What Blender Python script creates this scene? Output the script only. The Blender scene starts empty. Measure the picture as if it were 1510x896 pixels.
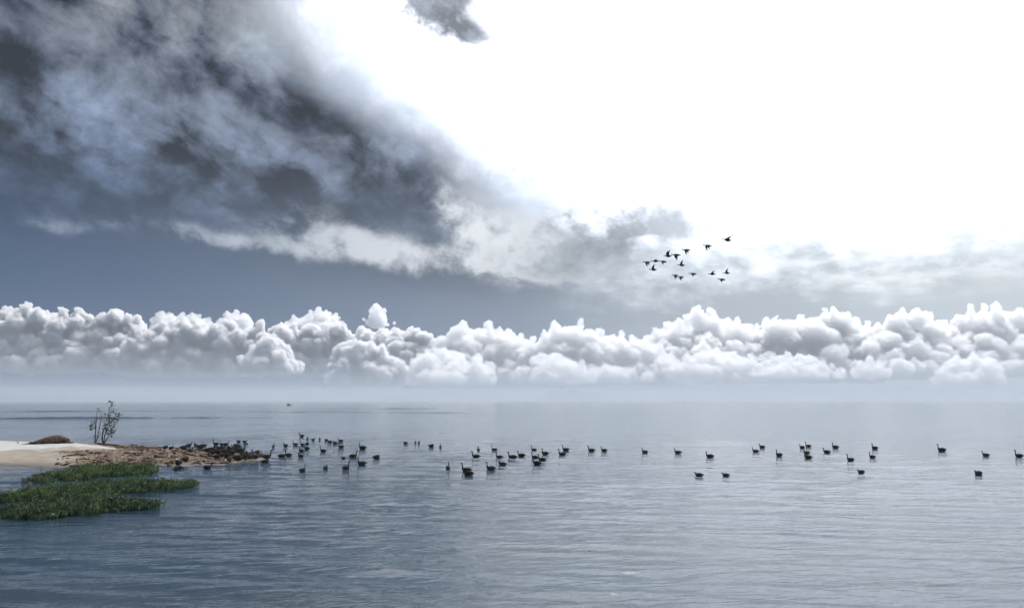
import bpy, bmesh, math, random
import numpy as np
from mathutils import Vector, Matrix, noise as mnoise

# ------------------------------------------------------------------ camera
W0, H0, F0 = 1510.0, 896.0, 1185.0           # photograph frame and focal length in its pixels
CAM_H = 3.6
HORIZON = 590.0
PITCH = math.atan((HORIZON - H0 / 2) / F0)
scene = bpy.context.scene
col = scene.collection
cam_data = bpy.data.cameras.new("camera")
cam_data.sensor_width = 36.0
cam_data.lens = 36.0 * F0 / W0
cam_data.clip_start = 0.1
cam_data.clip_end = 120000.0
cam = bpy.data.objects.new("camera", cam_data)
col.objects.link(cam)
cam.location = (0, 0, CAM_H)
cam.rotation_euler = (math.pi / 2 + PITCH, 0, 0)
scene.camera = cam


def ray(px, py):
    """World direction of a pixel of the photograph (used to survey where things stand)."""
    x, y = (px - W0 / 2) / F0, (H0 / 2 - py) / F0
    c, s = math.cos(PITCH), math.sin(PITCH)
    return Vector((x, c - y * s, s + y * c))


def at(px, py, z=0.0):
    """Point on the level z that is seen at a pixel."""
    d = ray(px, py)
    t = (z - CAM_H) / d.z
    return Vector((d.x * t, d.y * t, z))


def azel(px, py):
    d = ray(px, py).normalized()
    return math.degrees(math.atan2(d.x, d.y)), math.degrees(math.asin(d.z))


# ------------------------------------------------------------------ render settings
scene.render.engine = 'CYCLES'
cy = scene.cycles
cy.use_denoising = True
cy.use_adaptive_sampling = True
cy.adaptive_threshold = 0.03
cy.adaptive_min_samples = 20
try:
    cy.denoiser = 'OPENIMAGEDENOISE'
except Exception:
    pass
cy.max_bounces = 20
cy.diffuse_bounces = 3
cy.glossy_bounces = 3
cy.transmission_bounces = 4
cy.volume_bounces = 16
cy.transparent_max_bounces = 16
cy.caustics_reflective = False
cy.caustics_refractive = False
vs = scene.view_settings
vs.view_transform = 'Standard'
vs.look = 'None'
vs.gamma = 1.0
vs.use_curve_mapping = False
vs.exposure = 0.15

# ------------------------------------------------------------------ sun
SUN_AZ, SUN_EL = 17.0, 54.0                  # behind the white glare, above the frame
SUN_DIR = Vector((math.sin(math.radians(SUN_AZ)) * math.cos(math.radians(SUN_EL)),
                  math.cos(math.radians(SUN_AZ)) * math.cos(math.radians(SUN_EL)),
                  math.sin(math.radians(SUN_EL))))
sun_data = bpy.data.lights.new("sun", 'SUN')
sun_data.energy = 2.4
sun_data.angle = math.radians(24.0)
sun_data.color = (1.0, 0.97, 0.93)
sun = bpy.data.objects.new("sun", sun_data)
col.objects.link(sun)
sun.rotation_euler = SUN_DIR.to_track_quat('Z', 'Y').to_euler()
sun.location = (0, 0, 60)


# ------------------------------------------------------------------ little node language
class Sk:
    """A socket (or number) that can be added, multiplied ... by building Math nodes."""
    def __init__(self, nt, v):
        self.nt, self.v = nt, v

    def _m(self, op, *others, clamp=False):
        n = self.nt.nodes.new('ShaderNodeMath')
        n.operation = op
        n.use_clamp = clamp
        for i, o in enumerate((self,) + others):
            o = o.v if isinstance(o, Sk) else o
            if isinstance(o, (int, float)):
                n.inputs[i].default_value = o
            else:
                self.nt.links.new(o, n.inputs[i])
        return Sk(self.nt, n.outputs[0])

    def __add__(s, o): return s._m('ADD', o)
    __radd__ = __add__
    def __sub__(s, o): return s._m('SUBTRACT', o)
    def __rsub__(s, o): return Sk(s.nt, float(o))._m('SUBTRACT', s)
    def __mul__(s, o): return s._m('MULTIPLY', o)
    __rmul__ = __mul__
    def __truediv__(s, o): return s._m('DIVIDE', o)
    def __neg__(s): return s._m('MULTIPLY', -1.0)
    def pow(s, o): return s._m('POWER', o)
    def exp(s): return s._m('EXPONENT')
    def max(s, o): return s._m('MAXIMUM', o)
    def min(s, o): return s._m('MINIMUM', o)
    def abs(s): return s._m('ABSOLUTE')
    def clamp(s): return s._m('ADD', 0.0, clamp=True)

    def step(s, a, b):
        """smoothstep from a to b"""
        n = s.nt.nodes.new('ShaderNodeMapRange')
        n.interpolation_type = 'SMOOTHSTEP'
        s.nt.links.new(s.v, n.inputs['Value'])
        n.inputs['From Min'].default_value = a
        n.inputs['From Max'].default_value = b
        return Sk(s.nt, n.outputs[0])

    def curve(s, pts, lo=None, hi=None):
        """piecewise-linear table through pts = [(x, y)...]"""
        xs = [p[0] for p in pts]
        ys = [p[1] for p in pts]
        x0, x1, y0, y1 = min(xs), max(xs), min(ys), max(ys)
        t = ((s - x0) * (1.0 / (x1 - x0))).clamp()
        n = s.nt.nodes.new('ShaderNodeFloatCurve')
        c = n.mapping.curves[0]
        for i, (x, y) in enumerate(sorted(pts)):
            q = ((x - x0) / (x1 - x0), (y - y0) / (y1 - y0) if y1 > y0 else 0)
            if i == 0:
                c.points[0].location = q
            elif i == len(pts) - 1:
                c.points[-1].location = q
            else:
                c.points.new(*q)
        n.mapping.update()
        s.nt.links.new(t.v, n.inputs['Value'])
        return Sk(s.nt, n.outputs[0]) * (y1 - y0) + y0


def vec(nt, x, y, z=0.0):
    n = nt.nodes.new('ShaderNodeCombineXYZ')
    for i, o in enumerate((x, y, z)):
        if isinstance(o, Sk):
            nt.links.new(o.v, n.inputs[i])
        else:
            n.inputs[i].default_value = o
    return n.outputs[0]


def fbm(nt, v, scale=1.0, detail=6.0, rough=0.55, lac=2.0, dist=0.0, kind='FBM'):
    n = nt.nodes.new('ShaderNodeTexNoise')
    n.noise_dimensions = '3D'
    n.noise_type = kind
    if kind == 'FBM':
        n.normalize = True
    n.inputs['Scale'].default_value = scale
    n.inputs['Detail'].default_value = detail
    n.inputs['Roughness'].default_value = rough
    n.inputs['Lacunarity'].default_value = lac
    n.inputs['Distortion'].default_value = dist
    nt.links.new(v, n.inputs['Vector'])
    return Sk(nt, n.outputs['Fac'] if 'Fac' in n.outputs else n.outputs[0])


def mixc(nt, fac, a, b):
    n = nt.nodes.new('ShaderNodeMix')
    n.data_type = 'RGBA'
    n.clamp_factor = True
    ins = {'f': n.inputs[0], 'a': n.inputs[6], 'b': n.inputs[7]}
    for k, o in (('f', fac), ('a', a), ('b', b)):
        if isinstance(o, Sk):
            nt.links.new(o.v, ins[k])
        elif isinstance(o, (int, float)):
            ins[k].default_value = o
        elif isinstance(o, (tuple, list)):
            ins[k].default_value = tuple(o) + ((1.0,) if len(o) == 3 else ())
        else:
            nt.links.new(o, ins[k])
    return n.outputs[2]


def scalec(nt, c, k):
    n = nt.nodes.new('ShaderNodeVectorMath')
    n.operation = 'SCALE'
    if isinstance(c, (tuple, list)):
        n.inputs[0].default_value = c[:3]
    else:
        nt.links.new(c, n.inputs[0])
    if isinstance(k, Sk):
        nt.links.new(k.v, n.inputs['Scale'])
    else:
        n.inputs['Scale'].default_value = k
    return n.outputs[0]


def addc(nt, a, b):
    n = nt.nodes.new('ShaderNodeVectorMath')
    n.operation = 'ADD'
    for i, c in enumerate((a, b)):
        if isinstance(c, (tuple, list)):
            n.inputs[i].default_value = c[:3]
        else:
            nt.links.new(c, n.inputs[i])
    return n.outputs[0]

# ------------------------------------------------------------------ world: Nishita sky behind a broken cloud layer
world = bpy.data.worlds.new("World")
scene.world = world
world.use_nodes = True
nt = world.node_tree
nt.nodes.clear()
out = nt.nodes.new('ShaderNodeOutputWorld')
bg = nt.nodes.new('ShaderNodeBackground')
nt.links.new(bg.outputs[0], out.inputs[0])
sky = nt.nodes.new('ShaderNodeTexSky')
sky.sky_type = 'NISHITA'
sky.sun_disc = False
sky.sun_elevation = math.radians(SUN_EL)
sky.sun_rotation = math.radians(SUN_AZ)
sky.air_density = 1.0
sky.dust_density = 1.5
sky.ozone_density = 1.0
SKY_STRENGTH = 0.1
bg.inputs['Strength'].default_value = SKY_STRENGTH
K = 1.0 / SKY_STRENGTH                       # cloud radiance is given for the finished picture

tc = nt.nodes.new('ShaderNodeTexCoord')
sep = nt.nodes.new('ShaderNodeSeparateXYZ')
nt.links.new(tc.outputs['Generated'], sep.inputs[0])
dx, dy, dz = (Sk(nt, sep.outputs[i]) for i in range(3))
DEG = 180.0 / math.pi
az = dx._m('ARCTAN2', dy) * DEG
el = dz._m('ARCSINE') * DEG
cosang = dx * SUN_DIR.x + dy * SUN_DIR.y + dz * SUN_DIR.z
ang = cosang.min(1.0).max(-1.0)._m('ARCCOSINE') * DEG      # degrees from the sun

# cloud texture space: azimuth / elevation in degrees, streaks running down to the right
ca, sa = math.cos(math.radians(-20)), math.sin(math.radians(-20))
p1 = az * ca + el * sa
p2 = az * (-sa) + el * ca
warp = fbm(nt, vec(nt, az * 0.10, el * 0.14, 3.3), 1.0, 4.0, 0.55) - 0.5
warp2 = fbm(nt, vec(nt, az * 0.10, el * 0.14, 9.7), 1.0, 4.0, 0.55) - 0.5
n_big = fbm(nt, vec(nt, p1 * 0.10 + warp * 1.0, p2 * 0.145 + warp2 * 1.0, 1.7), 1.0, 8.0, 0.58)
n_small = fbm(nt, vec(nt, p1 * 0.36 + warp * 1.3, p2 * 0.46 + warp2 * 1.3, 5.1), 1.0, 7.0, 0.6)
billow = fbm(nt, vec(nt, p1 * 0.27 + warp * 1.0, p2 * 0.34 + warp2 * 1.0, 8.8), 1.0, 7.0, 0.6)
fl_n = fbm(nt, vec(nt, az * 0.35, el * 0.95, 4.4), 1.0, 6.0, 0.6)
n_soft = fbm(nt, vec(nt, az * 0.07, el * 0.16, 2.2), 1.0, 4.0, 0.5)
# puffs: rounded tops with creases between them
puff = 1.0 - (billow * 2.0 - 1.0).abs() * 2.0


def blob(px, py, wx, wy, rot=0.0, wob=0.0):
    """soft patch of sky round a direction; widths in degrees / 20.7 (photograph pixels)"""
    a0, e0 = azel(px, py)
    u, v = az - a0, el - e0
    if wob:
        u = u + (n_small - 0.5) * wob + warp * wob
        v = v + (billow - 0.5) * wob * 0.7 + warp2 * wob * 0.7
    c, s = math.cos(math.radians(rot)), math.sin(math.radians(rot))
    a = (u * c + v * s) * (20.7 / wx)
    b = (v * c - u * s) * (20.7 / wy)
    return (-(a * a + b * b)).exp()


# ---- open sky: Nishita, whitened by the bright veil round the sun
glow = (-(ang * ang) * (1 / 50.0 ** 2)).exp() * 1.9 + (-(ang * ang) * (1 / 62.0 ** 2)).exp() * 0.3
open_sky = addc(nt, sky.outputs[0], scalec(nt, (0.98, 1.0, 1.02), glow * K))

# ---- clear lane low in the sky: slate blue on the left, paling towards the sun
lane_h = mixc(nt, (az + 34.0).max(0.0).curve([(0, 0), (17, 0.12), (31, 0.27), (44, 0.62), (68, 1.0)]), (0.034, 0.082, 0.182), (0.64, 0.70, 0.74))
lane_dk = 1.0 - 0.45 * (el - 6.0).step(0.0, 9.0) * (1.0 - (az + 18.0).step(0.0, 30.0)) - 0.30 * blob(660, 402, 200, 36, -4, 1.5)
lane_c = scalec(nt, lane_h, 0.88 * lane_dk * (1.0 + (n_soft - 0.5) * 0.3))
lane_top = el.max(0.0) + (n_big - 0.5) * 4.0 + (billow - 0.5) * 3.0
lane_left = 1.0 - (lane_top - 11.8).step(-3.0, 5.0)
lane_right = 1.0 - (lane_top - 9.0 + (n_small - 0.5) * 7.0 + (fl_n - 0.5) * 6.0).step(-3.0, 6.0)
sel = (az - 2.0).step(-6.0, 7.0)
lane = lane_left * (1.0 - sel) + lane_right * sel

# ---- the thick layer on the left: its edge runs from the top of the frame down to the right
edge = el.curve([(azel(755, y)[1], azel(x, y)[0]) for x, y in
                 ((330, -900), (380, -300), (500, 0), (575, 110), (690, 185), (775, 245), (812, 285), (830, 330), (850, 372), (860, 420))])
dist_e = edge - az
mass = (dist_e + (n_small - 0.5) * 9.0 + (n_big - 0.5) * 9.0 + (billow - 0.5) * 7.0)
mass = mass.step(-6.5, 9.0)
# lit / shaded relief of the layer
lum = (0.158 + (n_big - 0.5) * 0.70 + (billow - 0.5) * 0.95 + (n_small - 0.5) * 0.50
       + 0.15 * blob(130, 165, 95, 60, 0, 1.5) + 0.20 * blob(640, 160, 190, 60, -32, 3)
       + 0.06 * blob(300, 30, 260, 60, 0, 3)
       - 0.13 * blob(10, 130, 55, 45, 0, 1.5) - 0.12 * blob(455, 165, 60, 36, -20, 1.5)
       - 0.07 * blob(260, 128, 50, 26, 0, 1.5)
       - 0.17 * blob(560, 295, 190, 62, -14, 3.0) - 0.10 * blob(200, 255, 380, 60, 0, 2.5)
       - 0.12 * blob(640, 215, 60, 50, 0, 2.0) + 0.20 * blob(470, 265, 85, 20, -32, 1.5)
       + 0.14 * blob(140, 255, 100, 28, -24, 1.5) - 0.10 * blob(10, 10, 110, 60, 0, 2.0)
       + 0.10 * blob(380, 200, 160, 26, -20, 2.0) + 0.10 * blob(320, 245, 60, 14, -25, 1.0))
lum = lum + (-(dist_e.max(0.0) * 0.14)).exp() * 0.30          # thinner, so brighter, near the edge
lum = lum._m('SMOOTH_MAX', 0.042 + (n_small - 0.5) * 0.34 + (billow - 0.5) * 0.16, 0.14).max(0.014)
tint_n = scalec(nt, (0.88, 0.985, 1.14), lum)
tint_b = scalec(nt, (0.55, 0.84, 1.48), lum)
bluer = (((azel(755, 60)[1] - el) * 0.085).clamp() * (1.0 - (az + 33.0) * 0.022).clamp()).max(((0.24 - lum) * 4.5).clamp() * 0.85)
c_mass = scalec(nt, mixc(nt, bluer, tint_n, tint_b), 0.88)
col1 = mixc(nt, mass, open_sky, scalec(nt, c_mass, K))
col2 = mixc(nt, lane, col1, scalec(nt, lane_c, K))

# ---- pale wisps along the lower edge of the layer
wn = (n_small - 0.5) * 2.8 + (billow - 0.5) * 2.0
wis = (blob(350, 358, 160, 14, -6, 1.6) * 0.75 + blob(600, 370, 200, 22, -7, 2.2) * 0.9 + blob(775, 352, 90, 46, -18, 4.0) * 0.9
       + blob(80, 333, 70, 14, 4, 1.5) * 0.45 + blob(500, 335, 90, 26, -25, 2.5) * 0.5 + blob(680, 300, 60, 30, -25, 3) * 0.5)
wisf = (wis + wn * 0.8 * (wis * 2.0).clamp()).step(0.12, 1.15)
wis_c = mixc(nt, (az + 25.0) * (1 / 30.0), (0.32, 0.38, 0.46), (0.95, 0.97, 0.99))
col3 = mixc(nt, wisf * 0.92, col2, scalec(nt, wis_c, K))

# ---- grey ragged cloud left of the flying birds, and the dark scrap high up
g1 = blob(900, 340, 110, 46, 6, 6.0) * 1.05 + blob(845, 380, 100, 24, 0, 4.0) * 0.9 + blob(740, 225, 60, 30, -35, 4) * 0.6 + blob(985, 325, 70, 24, -10, 4) * 0.45
g1f = (g1 + wn * 1.15 * (g1 * 2.0).clamp()).step(0.12, 1.25)
col4 = mixc(nt, g1f * 0.85, col3, scalec(nt, (0.9, 1.0, 1.12), (0.30 + (billow - 0.5) * 1.2) * K))
g2 = blob(655, 6, 62, 58, 0, 3.0) * 1.25 + blob(692, 46, 40, 14, -12, 1.5) * 0.55
g2f = (g2 + wn * 0.75 * (g2 * 2.0).clamp()).step(0.15, 1.1)
col5 = mixc(nt, g2f * 0.92, col4, scalec(nt, (0.86, 1.0, 1.25), (0.06 + (n_small - 0.44).max(0.0) * 1.5) * K))

# ---- thin bright flecks low on the right
fl = (blob(1290, 412, 60, 14, 0, 1.5) + blob(1400, 395, 160, 26, 0, 2) * 0.7 + blob(1160, 380, 130, 26, 0, 2) * 0.6).clamp()
flf = (fl * (fl_n - 0.40) * 5.0).clamp()
col6 = mixc(nt, flf * 0.7, col5, (0.95 * K, 0.96 * K, 0.97 * K))
nt.links.new(col6, bg.inputs['Color'])
world.cycles.sampling_method = 'MANUAL'
world.cycles.sample_map_resolution = 512
# ------------------------------------------------------------------ cumulus bank far out over the water
def mat_cloud(name, density):
    m = bpy.data.materials.new(name)
    m.use_nodes = True
    n = m.node_tree
    n.nodes.clear()
    o = n.nodes.new('ShaderNodeOutputMaterial')
    p = n.nodes.new('ShaderNodeVolumePrincipled')
    p.inputs['Color'].default_value = (1.0, 1.0, 1.0, 1)
    p.inputs['Density'].default_value = density
    p.inputs['Anisotropy'].default_value = 0.8
    n.links.new(p.outputs[0], o.inputs['Volume'])
    return m


CLOUD_DENSITY = 1 / 44.0
M_CLOUD = mat_cloud("cumulus_vapour", CLOUD_DENSITY)
M_CLOUD_SHADED = mat_cloud("shaded_cumulus_vapour", CLOUD_DENSITY * 2.6)      # shade of the overhead layer on the left clouds, put in as density
ICO = {}


def ico(sub):
    if sub not in ICO:
        b = bmesh.new()
        bmesh.ops.create_icosphere(b, subdivisions=sub, radius=1.0)
        b.verts.ensure_lookup_table()
        v = np.array([x.co[:] for x in b.verts])
        f = np.array([[x.index for x in y.verts] for y in b.faces])
        b.free()
        ICO[sub] = (v, f)
    return ICO[sub]


def remeshed(name, balls, voxel, octs, mat, flat=None):
    """union of balls -> one skin, roughened by billowing noise"""
    V, F, n0 = [], [], 0
    for (c, r) in balls:
        v, f = ico(2 if r > voxel * 6 else 1)
        V.append(v * r + np.array(c))
        F.append(f + n0)
        n0 += len(v)
    V, F = np.concatenate(V), np.concatenate(F)
    me = bpy.data.meshes.new(name)
    me.from_pydata(V.tolist(), [], F.tolist())
    ob = bpy.data.objects.new(name, me)
    col.objects.link(ob)
    md = ob.modifiers.new("r", 'REMESH')
    md.mode = 'VOXEL'
    md.voxel_size = voxel
    md.use_smooth_shade = True
    dg = bpy.context.evaluated_depsgraph_get()
    me2 = bpy.data.meshes.new_from_object(ob.evaluated_get(dg))
    ob.modifiers.clear()
    ob.data = me2
    bpy.data.meshes.remove(me)
    me2.name = name
    me2.update()
    n = len(me2.vertices)
    co = np.empty(n * 3)
    me2.vertices.foreach_get('co', co)
    co = co.reshape(-1, 3)
    no = np.empty(n * 3)
    me2.vertices.foreach_get('normal', no)
    no = no.reshape(-1, 3)
    d = np.zeros(n)
    for (scale, amp) in octs:
        d += amp * (billow_np(co / scale) if amp > 1.2 * voxel else vnoise(co / scale * 1.3, 9))
    co = co + no * d[:, None]
    if flat is not None:
        lo = co[:, 2] < flat
        co[lo, 2] = flat - (flat - co[lo, 2]) * 0.6
    me2.vertices.foreach_set('co', co.ravel())
    me2.materials.clear()
    me2.materials.append(mat)
    me2.polygons.foreach_set('use_smooth', [True] * len(me2.polygons))
    me2.update()
    return ob


def _h(i, j, k, seed):
    n = (i * 374761393 + j * 668265263 + k * 2147483647 + seed * 1274126177) & 0xFFFFFFFF
    n = ((n ^ (n >> 13)) * 1274126177) & 0xFFFFFFFF
    return ((n ^ (n >> 16)) & 0xFFFF) / 65535.0


def vnoise(p, seed=0):
    """smooth value noise, numpy, -1..1"""
    i = np.floor(p).astype(np.int64)
    f = p - i
    f = f * f * f * (f * (f * 6 - 15) + 10)
    r = 0
    for a in (0, 1):
        for b in (0, 1):
            for c in (0, 1):
                w = (f[:, 0] if a else 1 - f[:, 0]) * (f[:, 1] if b else 1 - f[:, 1]) * (f[:, 2] if c else 1 - f[:, 2])
                r = r + w * _h(i[:, 0] + a, i[:, 1] + b, i[:, 2] + c, seed)
    return r * 2 - 1


def cell(p, seed=0):
    """distance to the nearest feature point (for cauliflower bumps)"""
    i = np.floor(p).astype(np.int64)
    best = np.full(len(p), 9.0)
    for a in (-1, 0, 1):
        for b in (-1, 0, 1):
            for c in (-1, 0, 1):
                q = i + np.array([a, b, c])
                o = np.stack([_h(q[:, 0], q[:, 1], q[:, 2], seed + s) for s in (1, 2, 3)], 1)
                best = np.minimum(best, ((q + o - p) ** 2).sum(1))
    return np.sqrt(best)


def billow_np(p):
    return 0.75 - 1.4 * cell(p, 5) + 0.25 * vnoise(p * 0.5, 3)


def make_cloud(tops, base_py, dist, seed, depth=0.55, voxel=1.45, rmin=7.0, step=8.0, label="", billow=1.0, mat=None, slope=1.2, rmax=15.0):
    """a heap of puffs; tops = [(px, py)...] its outline as surveyed from the shore, dist in metres"""
    rnd = random.Random(seed)
    m_px = dist / F0                        # metres per photograph pixel
    xs = [t[0] for t in tops]
    ys = [t[1] for t in tops]
    px0, px1 = xs[0], xs[-1]
    base_z = (HORIZON - base_py) * m_px + CAM_H
    balls = []

    def P(px, h, dd):
        d = ray(px, HORIZON)
        k = (dist + dd * m_px) / d.y
        return (d.x * k, d.y * k, base_z + h * m_px)

    def put(px, h, r, dd):
        balls.append((P(px, h, dd), r * m_px))

    for (x, y) in tops:                      # a crown at each surveyed top
        h = base_py - y
        if h > 10:
            r = rnd.uniform(0.8, 1.2) * rmin
            dd = rnd.uniform(-.2, .4) * h * depth
            put(x, h - r, r, dd)
            hh = h - r * 1.8
            while hh > 0:                    # the column that carries it
                r = min(r * 1.15, 13)
                put(x + rnd.uniform(-2, 2), hh, r, dd * 0.9)
                hh -= r * 0.9
    n = max(3, int((px1 - px0) / step))
    for i in range(n):
        px = px0 + (px1 - px0) * (i + rnd.random()) / n
        hgt = (base_py - float(np.interp(px, xs, ys))) * rnd.uniform(0.72, 1.0)
        z = 0.0
        while z < hgt * 0.96:
            frac = z / max(hgt, 1)
            r = min(max(0.36 * hgt * (1.0 - 0.6 * frac) * rnd.uniform(0.4, 1.1), rmin * 0.55), rmax)
            r = min(r, max(hgt - z * 0.9, rmin * 0.5))
            dd = (frac - 0.55) * hgt * slope + rnd.uniform(-1, 1) * depth * hgt * 0.7   # terraces climbing away from the shore
            hh = min(z + r * 0.35, hgt - r)
            if hh > -r * 0.5:
                put(px + rnd.gauss(0, 4), hh, r, dd)
            z += r * rnd.uniform(0.8, 1.3)
    buds = []
    for (c, r) in balls:
        for k in range(8):
            th = rnd.uniform(0, 2 * math.pi)
            ph = math.acos(rnd.uniform(-0.1, 1))
            d = Vector((math.cos(th) * math.sin(ph), math.sin(th) * math.sin(ph), math.cos(ph)))
            rr = r * rnd.uniform(0.22, 0.48)
            buds.append(((c[0] + d.x * r * 0.9, c[1] + d.y * r * 0.9, c[2] + d.z * r * 0.86), rr))
    ob = remeshed("cumulus_cloud", balls + buds, voxel * m_px,
                  ((11 * m_px, 3.8 * m_px * billow), (5.5 * m_px, 2.4 * m_px * billow), (2.8 * m_px, 1.2 * m_px * billow)), mat or M_CLOUD, flat=base_z)
    ob["label"] = label
    ob["category"] = "cloud"
    ob["group"] = "cumulus clouds banked along the horizon"
    return ob


BANK = [
    # back row
    ([(-60, 470), (-20, 458), (0, 453), (30, 445), (45, 452), (60, 456), (85, 452), (105, 449), (125, 460), (140, 461), (160, 454), (180, 462), (195, 462), (215, 482)], 540, 21000,
     "tall grey-white cloud heap at the left end of the bank, by the frame's left edge"),
    ([(222, 466), (232, 458), (246, 461), (262, 459), (285, 462), (303, 468)], 486, 23000, "row of small white cloud tops peeping over the grey cloud deck on the left"),
    ([(318, 470), (330, 459), (344, 455), (358, 462), (362, 470)], 488, 23000, "small round white cloud top above the grey deck, between two other tops"),
    ([(420, 474), (430, 464), (445, 466), (455, 456), (467, 451), (478, 458), (492, 459), (500, 472)], 492, 22500, "white double-headed cloud top rising from the grey deck left of the thin tower"),
    ([(540, 474), (547, 460), (551, 446), (557, 452), (563, 468), (568, 480)], 482, 22500, "thin lone white cloud tower standing above the grey deck"),
    # grey deck in front of them
    ([(180, 500), (200, 482), (235, 470), (280, 468), (330, 470), (380, 471), (430, 474), (480, 476), (530, 480), (580, 482), (610, 488), (628, 505)], 542, 19000,
     "long flat-topped grey cloud deck stretching along the left half of the bank"),
    ([(565, 490), (585, 482), (605, 480), (618, 488), (640, 500), (655, 512)], 540, 18000, "low rounded cloud at the right end of the grey deck"),
    ([(640, 512), (655, 498), (668, 486), (681, 472), (692, 484), (706, 482), (719, 471), (735, 480), (750, 482), (768, 492), (785, 505), (800, 522)], 546, 17500,
     "twin-peaked white cloud heap in the middle of the bank"),
    ([(770, 512), (785, 496), (803, 488), (818, 473), (836, 480), (846, 478), (856, 471), (868, 482), (884, 481), (897, 494), (918, 489), (935, 492), (952, 496), (975, 504), (992, 518), (1004, 536)], 547, 17000,
     "broad white cloud heap stepping down to the right, right of the twin-peaked one"),
    ([(955, 492), (968, 480), (985, 472), (1003, 470), (1018, 462), (1033, 449), (1050, 449), (1060, 462), (1078, 468), (1092, 468), (1106, 478), (1120, 492)], 546, 18500,
     "tall white cloud heap under the flying birds"),
    ([(1100, 492), (1120, 476), (1134, 466), (1148, 464), (1165, 469), (1188, 461), (1205, 468), (1222, 450), (1236, 450), (1248, 462), (1268, 462), (1284, 470), (1296, 484)], 546, 18500,
     "white cloud heap with one tall knob, right of the heap under the flying birds"),
    ([(1280, 488), (1300, 472), (1318, 462), (1338, 453), (1360, 452), (1378, 460), (1392, 472), (1404, 486)], 546, 18000, "smooth-domed white cloud heap second from the right end of the bank"),
    ([(1380, 486), (1400, 470), (1425, 462), (1440, 449), (1458, 445), (1478, 445), (1494, 458), (1515, 452), (1545, 448), (1575, 470)], 546, 18500,
     "tallest bright white cloud heap at the right edge of the frame"),
    # front row, lower
    ([(355, 522), (368, 506), (385, 494), (400, 492), (412, 500), (425, 516), (440, 530)], 544, 16000, "small curled white cloud puff in front of the grey deck"),
    ([(492, 515), (505, 503), (522, 497), (545, 502), (565, 512), (585, 528), (600, 540)], 548, 15500, "white cloud puff sloping to the right in front of the deck's right end"),
    ([(610, 528), (630, 512), (655, 510), (680, 518), (705, 520), (725, 532)], 549, 15000, "low pale cloud in front of the twin-peaked heap"),
    ([(790, 540), (800, 526), (822, 520), (840, 528), (858, 530), (876, 540)], 549, 15000, "small low cloud puff in front of the broad stepped heap"),
    ([(1000, 536), (1018, 522), (1036, 516), (1060, 512), (1085, 516), (1110, 520), (1130, 528)], 549, 16400, "low white cloud ridge in front of the heap under the flying birds"),
    ([(1120, 536), (1140, 524), (1165, 518), (1195, 522), (1215, 530), (1245, 542)], 549, 16300, "low white cloud ridge in front of the heap with the tall knob"),
    ([(1262, 542), (1272, 530), (1286, 524), (1300, 530), (1312, 542)], 549, 16000, "small white cloud puff before the gap between two heaps on the right"),
    ([(1385, 545), (1398, 532), (1415, 522), (1440, 518), (1462, 526), (1480, 540)], 549, 15800, "low white cloud puff in front of the heap at the right frame edge"),
]
for k_, (tops_, base_, dist_, label_) in enumerate(BANK):
    small_ = (tops_[-1][0] - tops_[0][0]) < 130
    make_cloud(tops_, base_ + (12 if base_ > 535 else 0) + (k_ * 37 % 13 - 6) * 1.1, dist_, 11 + k_, label=label_, rmin=4.6 if small_ else 5.5,
               step=4.0 if small_ else 6.0, billow=0.6 if small_ else (0.35 if dist_ == 19000 else 1.0),
               slope=(0.25 if dist_ == 19000 else 0.6) if tops_[-1][0] < 660 else (1.5, 0.9, 1.25)[k_ % 3], rmax=(13, 20, 16)[k_ % 3],
               mat=M_CLOUD_SHADED if tops_[-1][0] < 660 and not (small_ and dist_ > 20000) else None)
# ------------------------------------------------------------------ helpers for meshes and materials
def new_mat(name, base=(0.5, 0.5, 0.5), rough=0.8, spec=0.3):
    m = bpy.data.materials.new(name)
    m.use_nodes = True
    t = m.node_tree
    p = next(n for n in t.nodes if n.type == 'BSDF_PRINCIPLED')
    p.inputs['Base Color'].default_value = (*base, 1)
    p.inputs['Roughness'].default_value = rough
    p.inputs['Specular IOR Level'].default_value = spec
    return m, t, p


def mesh_obj(name, V, F, mat, parent=None, smooth=True):
    me = bpy.data.meshes.new(name)
    me.from_pydata([tuple(v) for v in V], [], [tuple(f) for f in F])
    me.materials.append(mat)
    if smooth:
        me.polygons.foreach_set('use_smooth', [True] * len(me.polygons))
    me.update()
    ob = bpy.data.objects.new(name, me)
    col.objects.link(ob)
    if parent:
        ob.parent = parent
    return ob


def tag(o, label=None, cat=None, group=None, kind=None):
    for k, v in (("label", label), ("category", cat), ("group", group), ("kind", kind)):
        if v:
            o[k] = v
    return o


def fb2(x, y, seed=0, octs=4, rough=0.5):
    p = np.stack([x, y, np.zeros_like(x) + seed * 7.31], -1).reshape(-1, 3)
    r, a, s = 0, 1.0, 0.0
    for o in range(octs):
        r = r + a * vnoise(p * (2.0 ** o), seed + o)
        s += a
        a *= rough
    return (r / s).reshape(np.shape(x))


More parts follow.
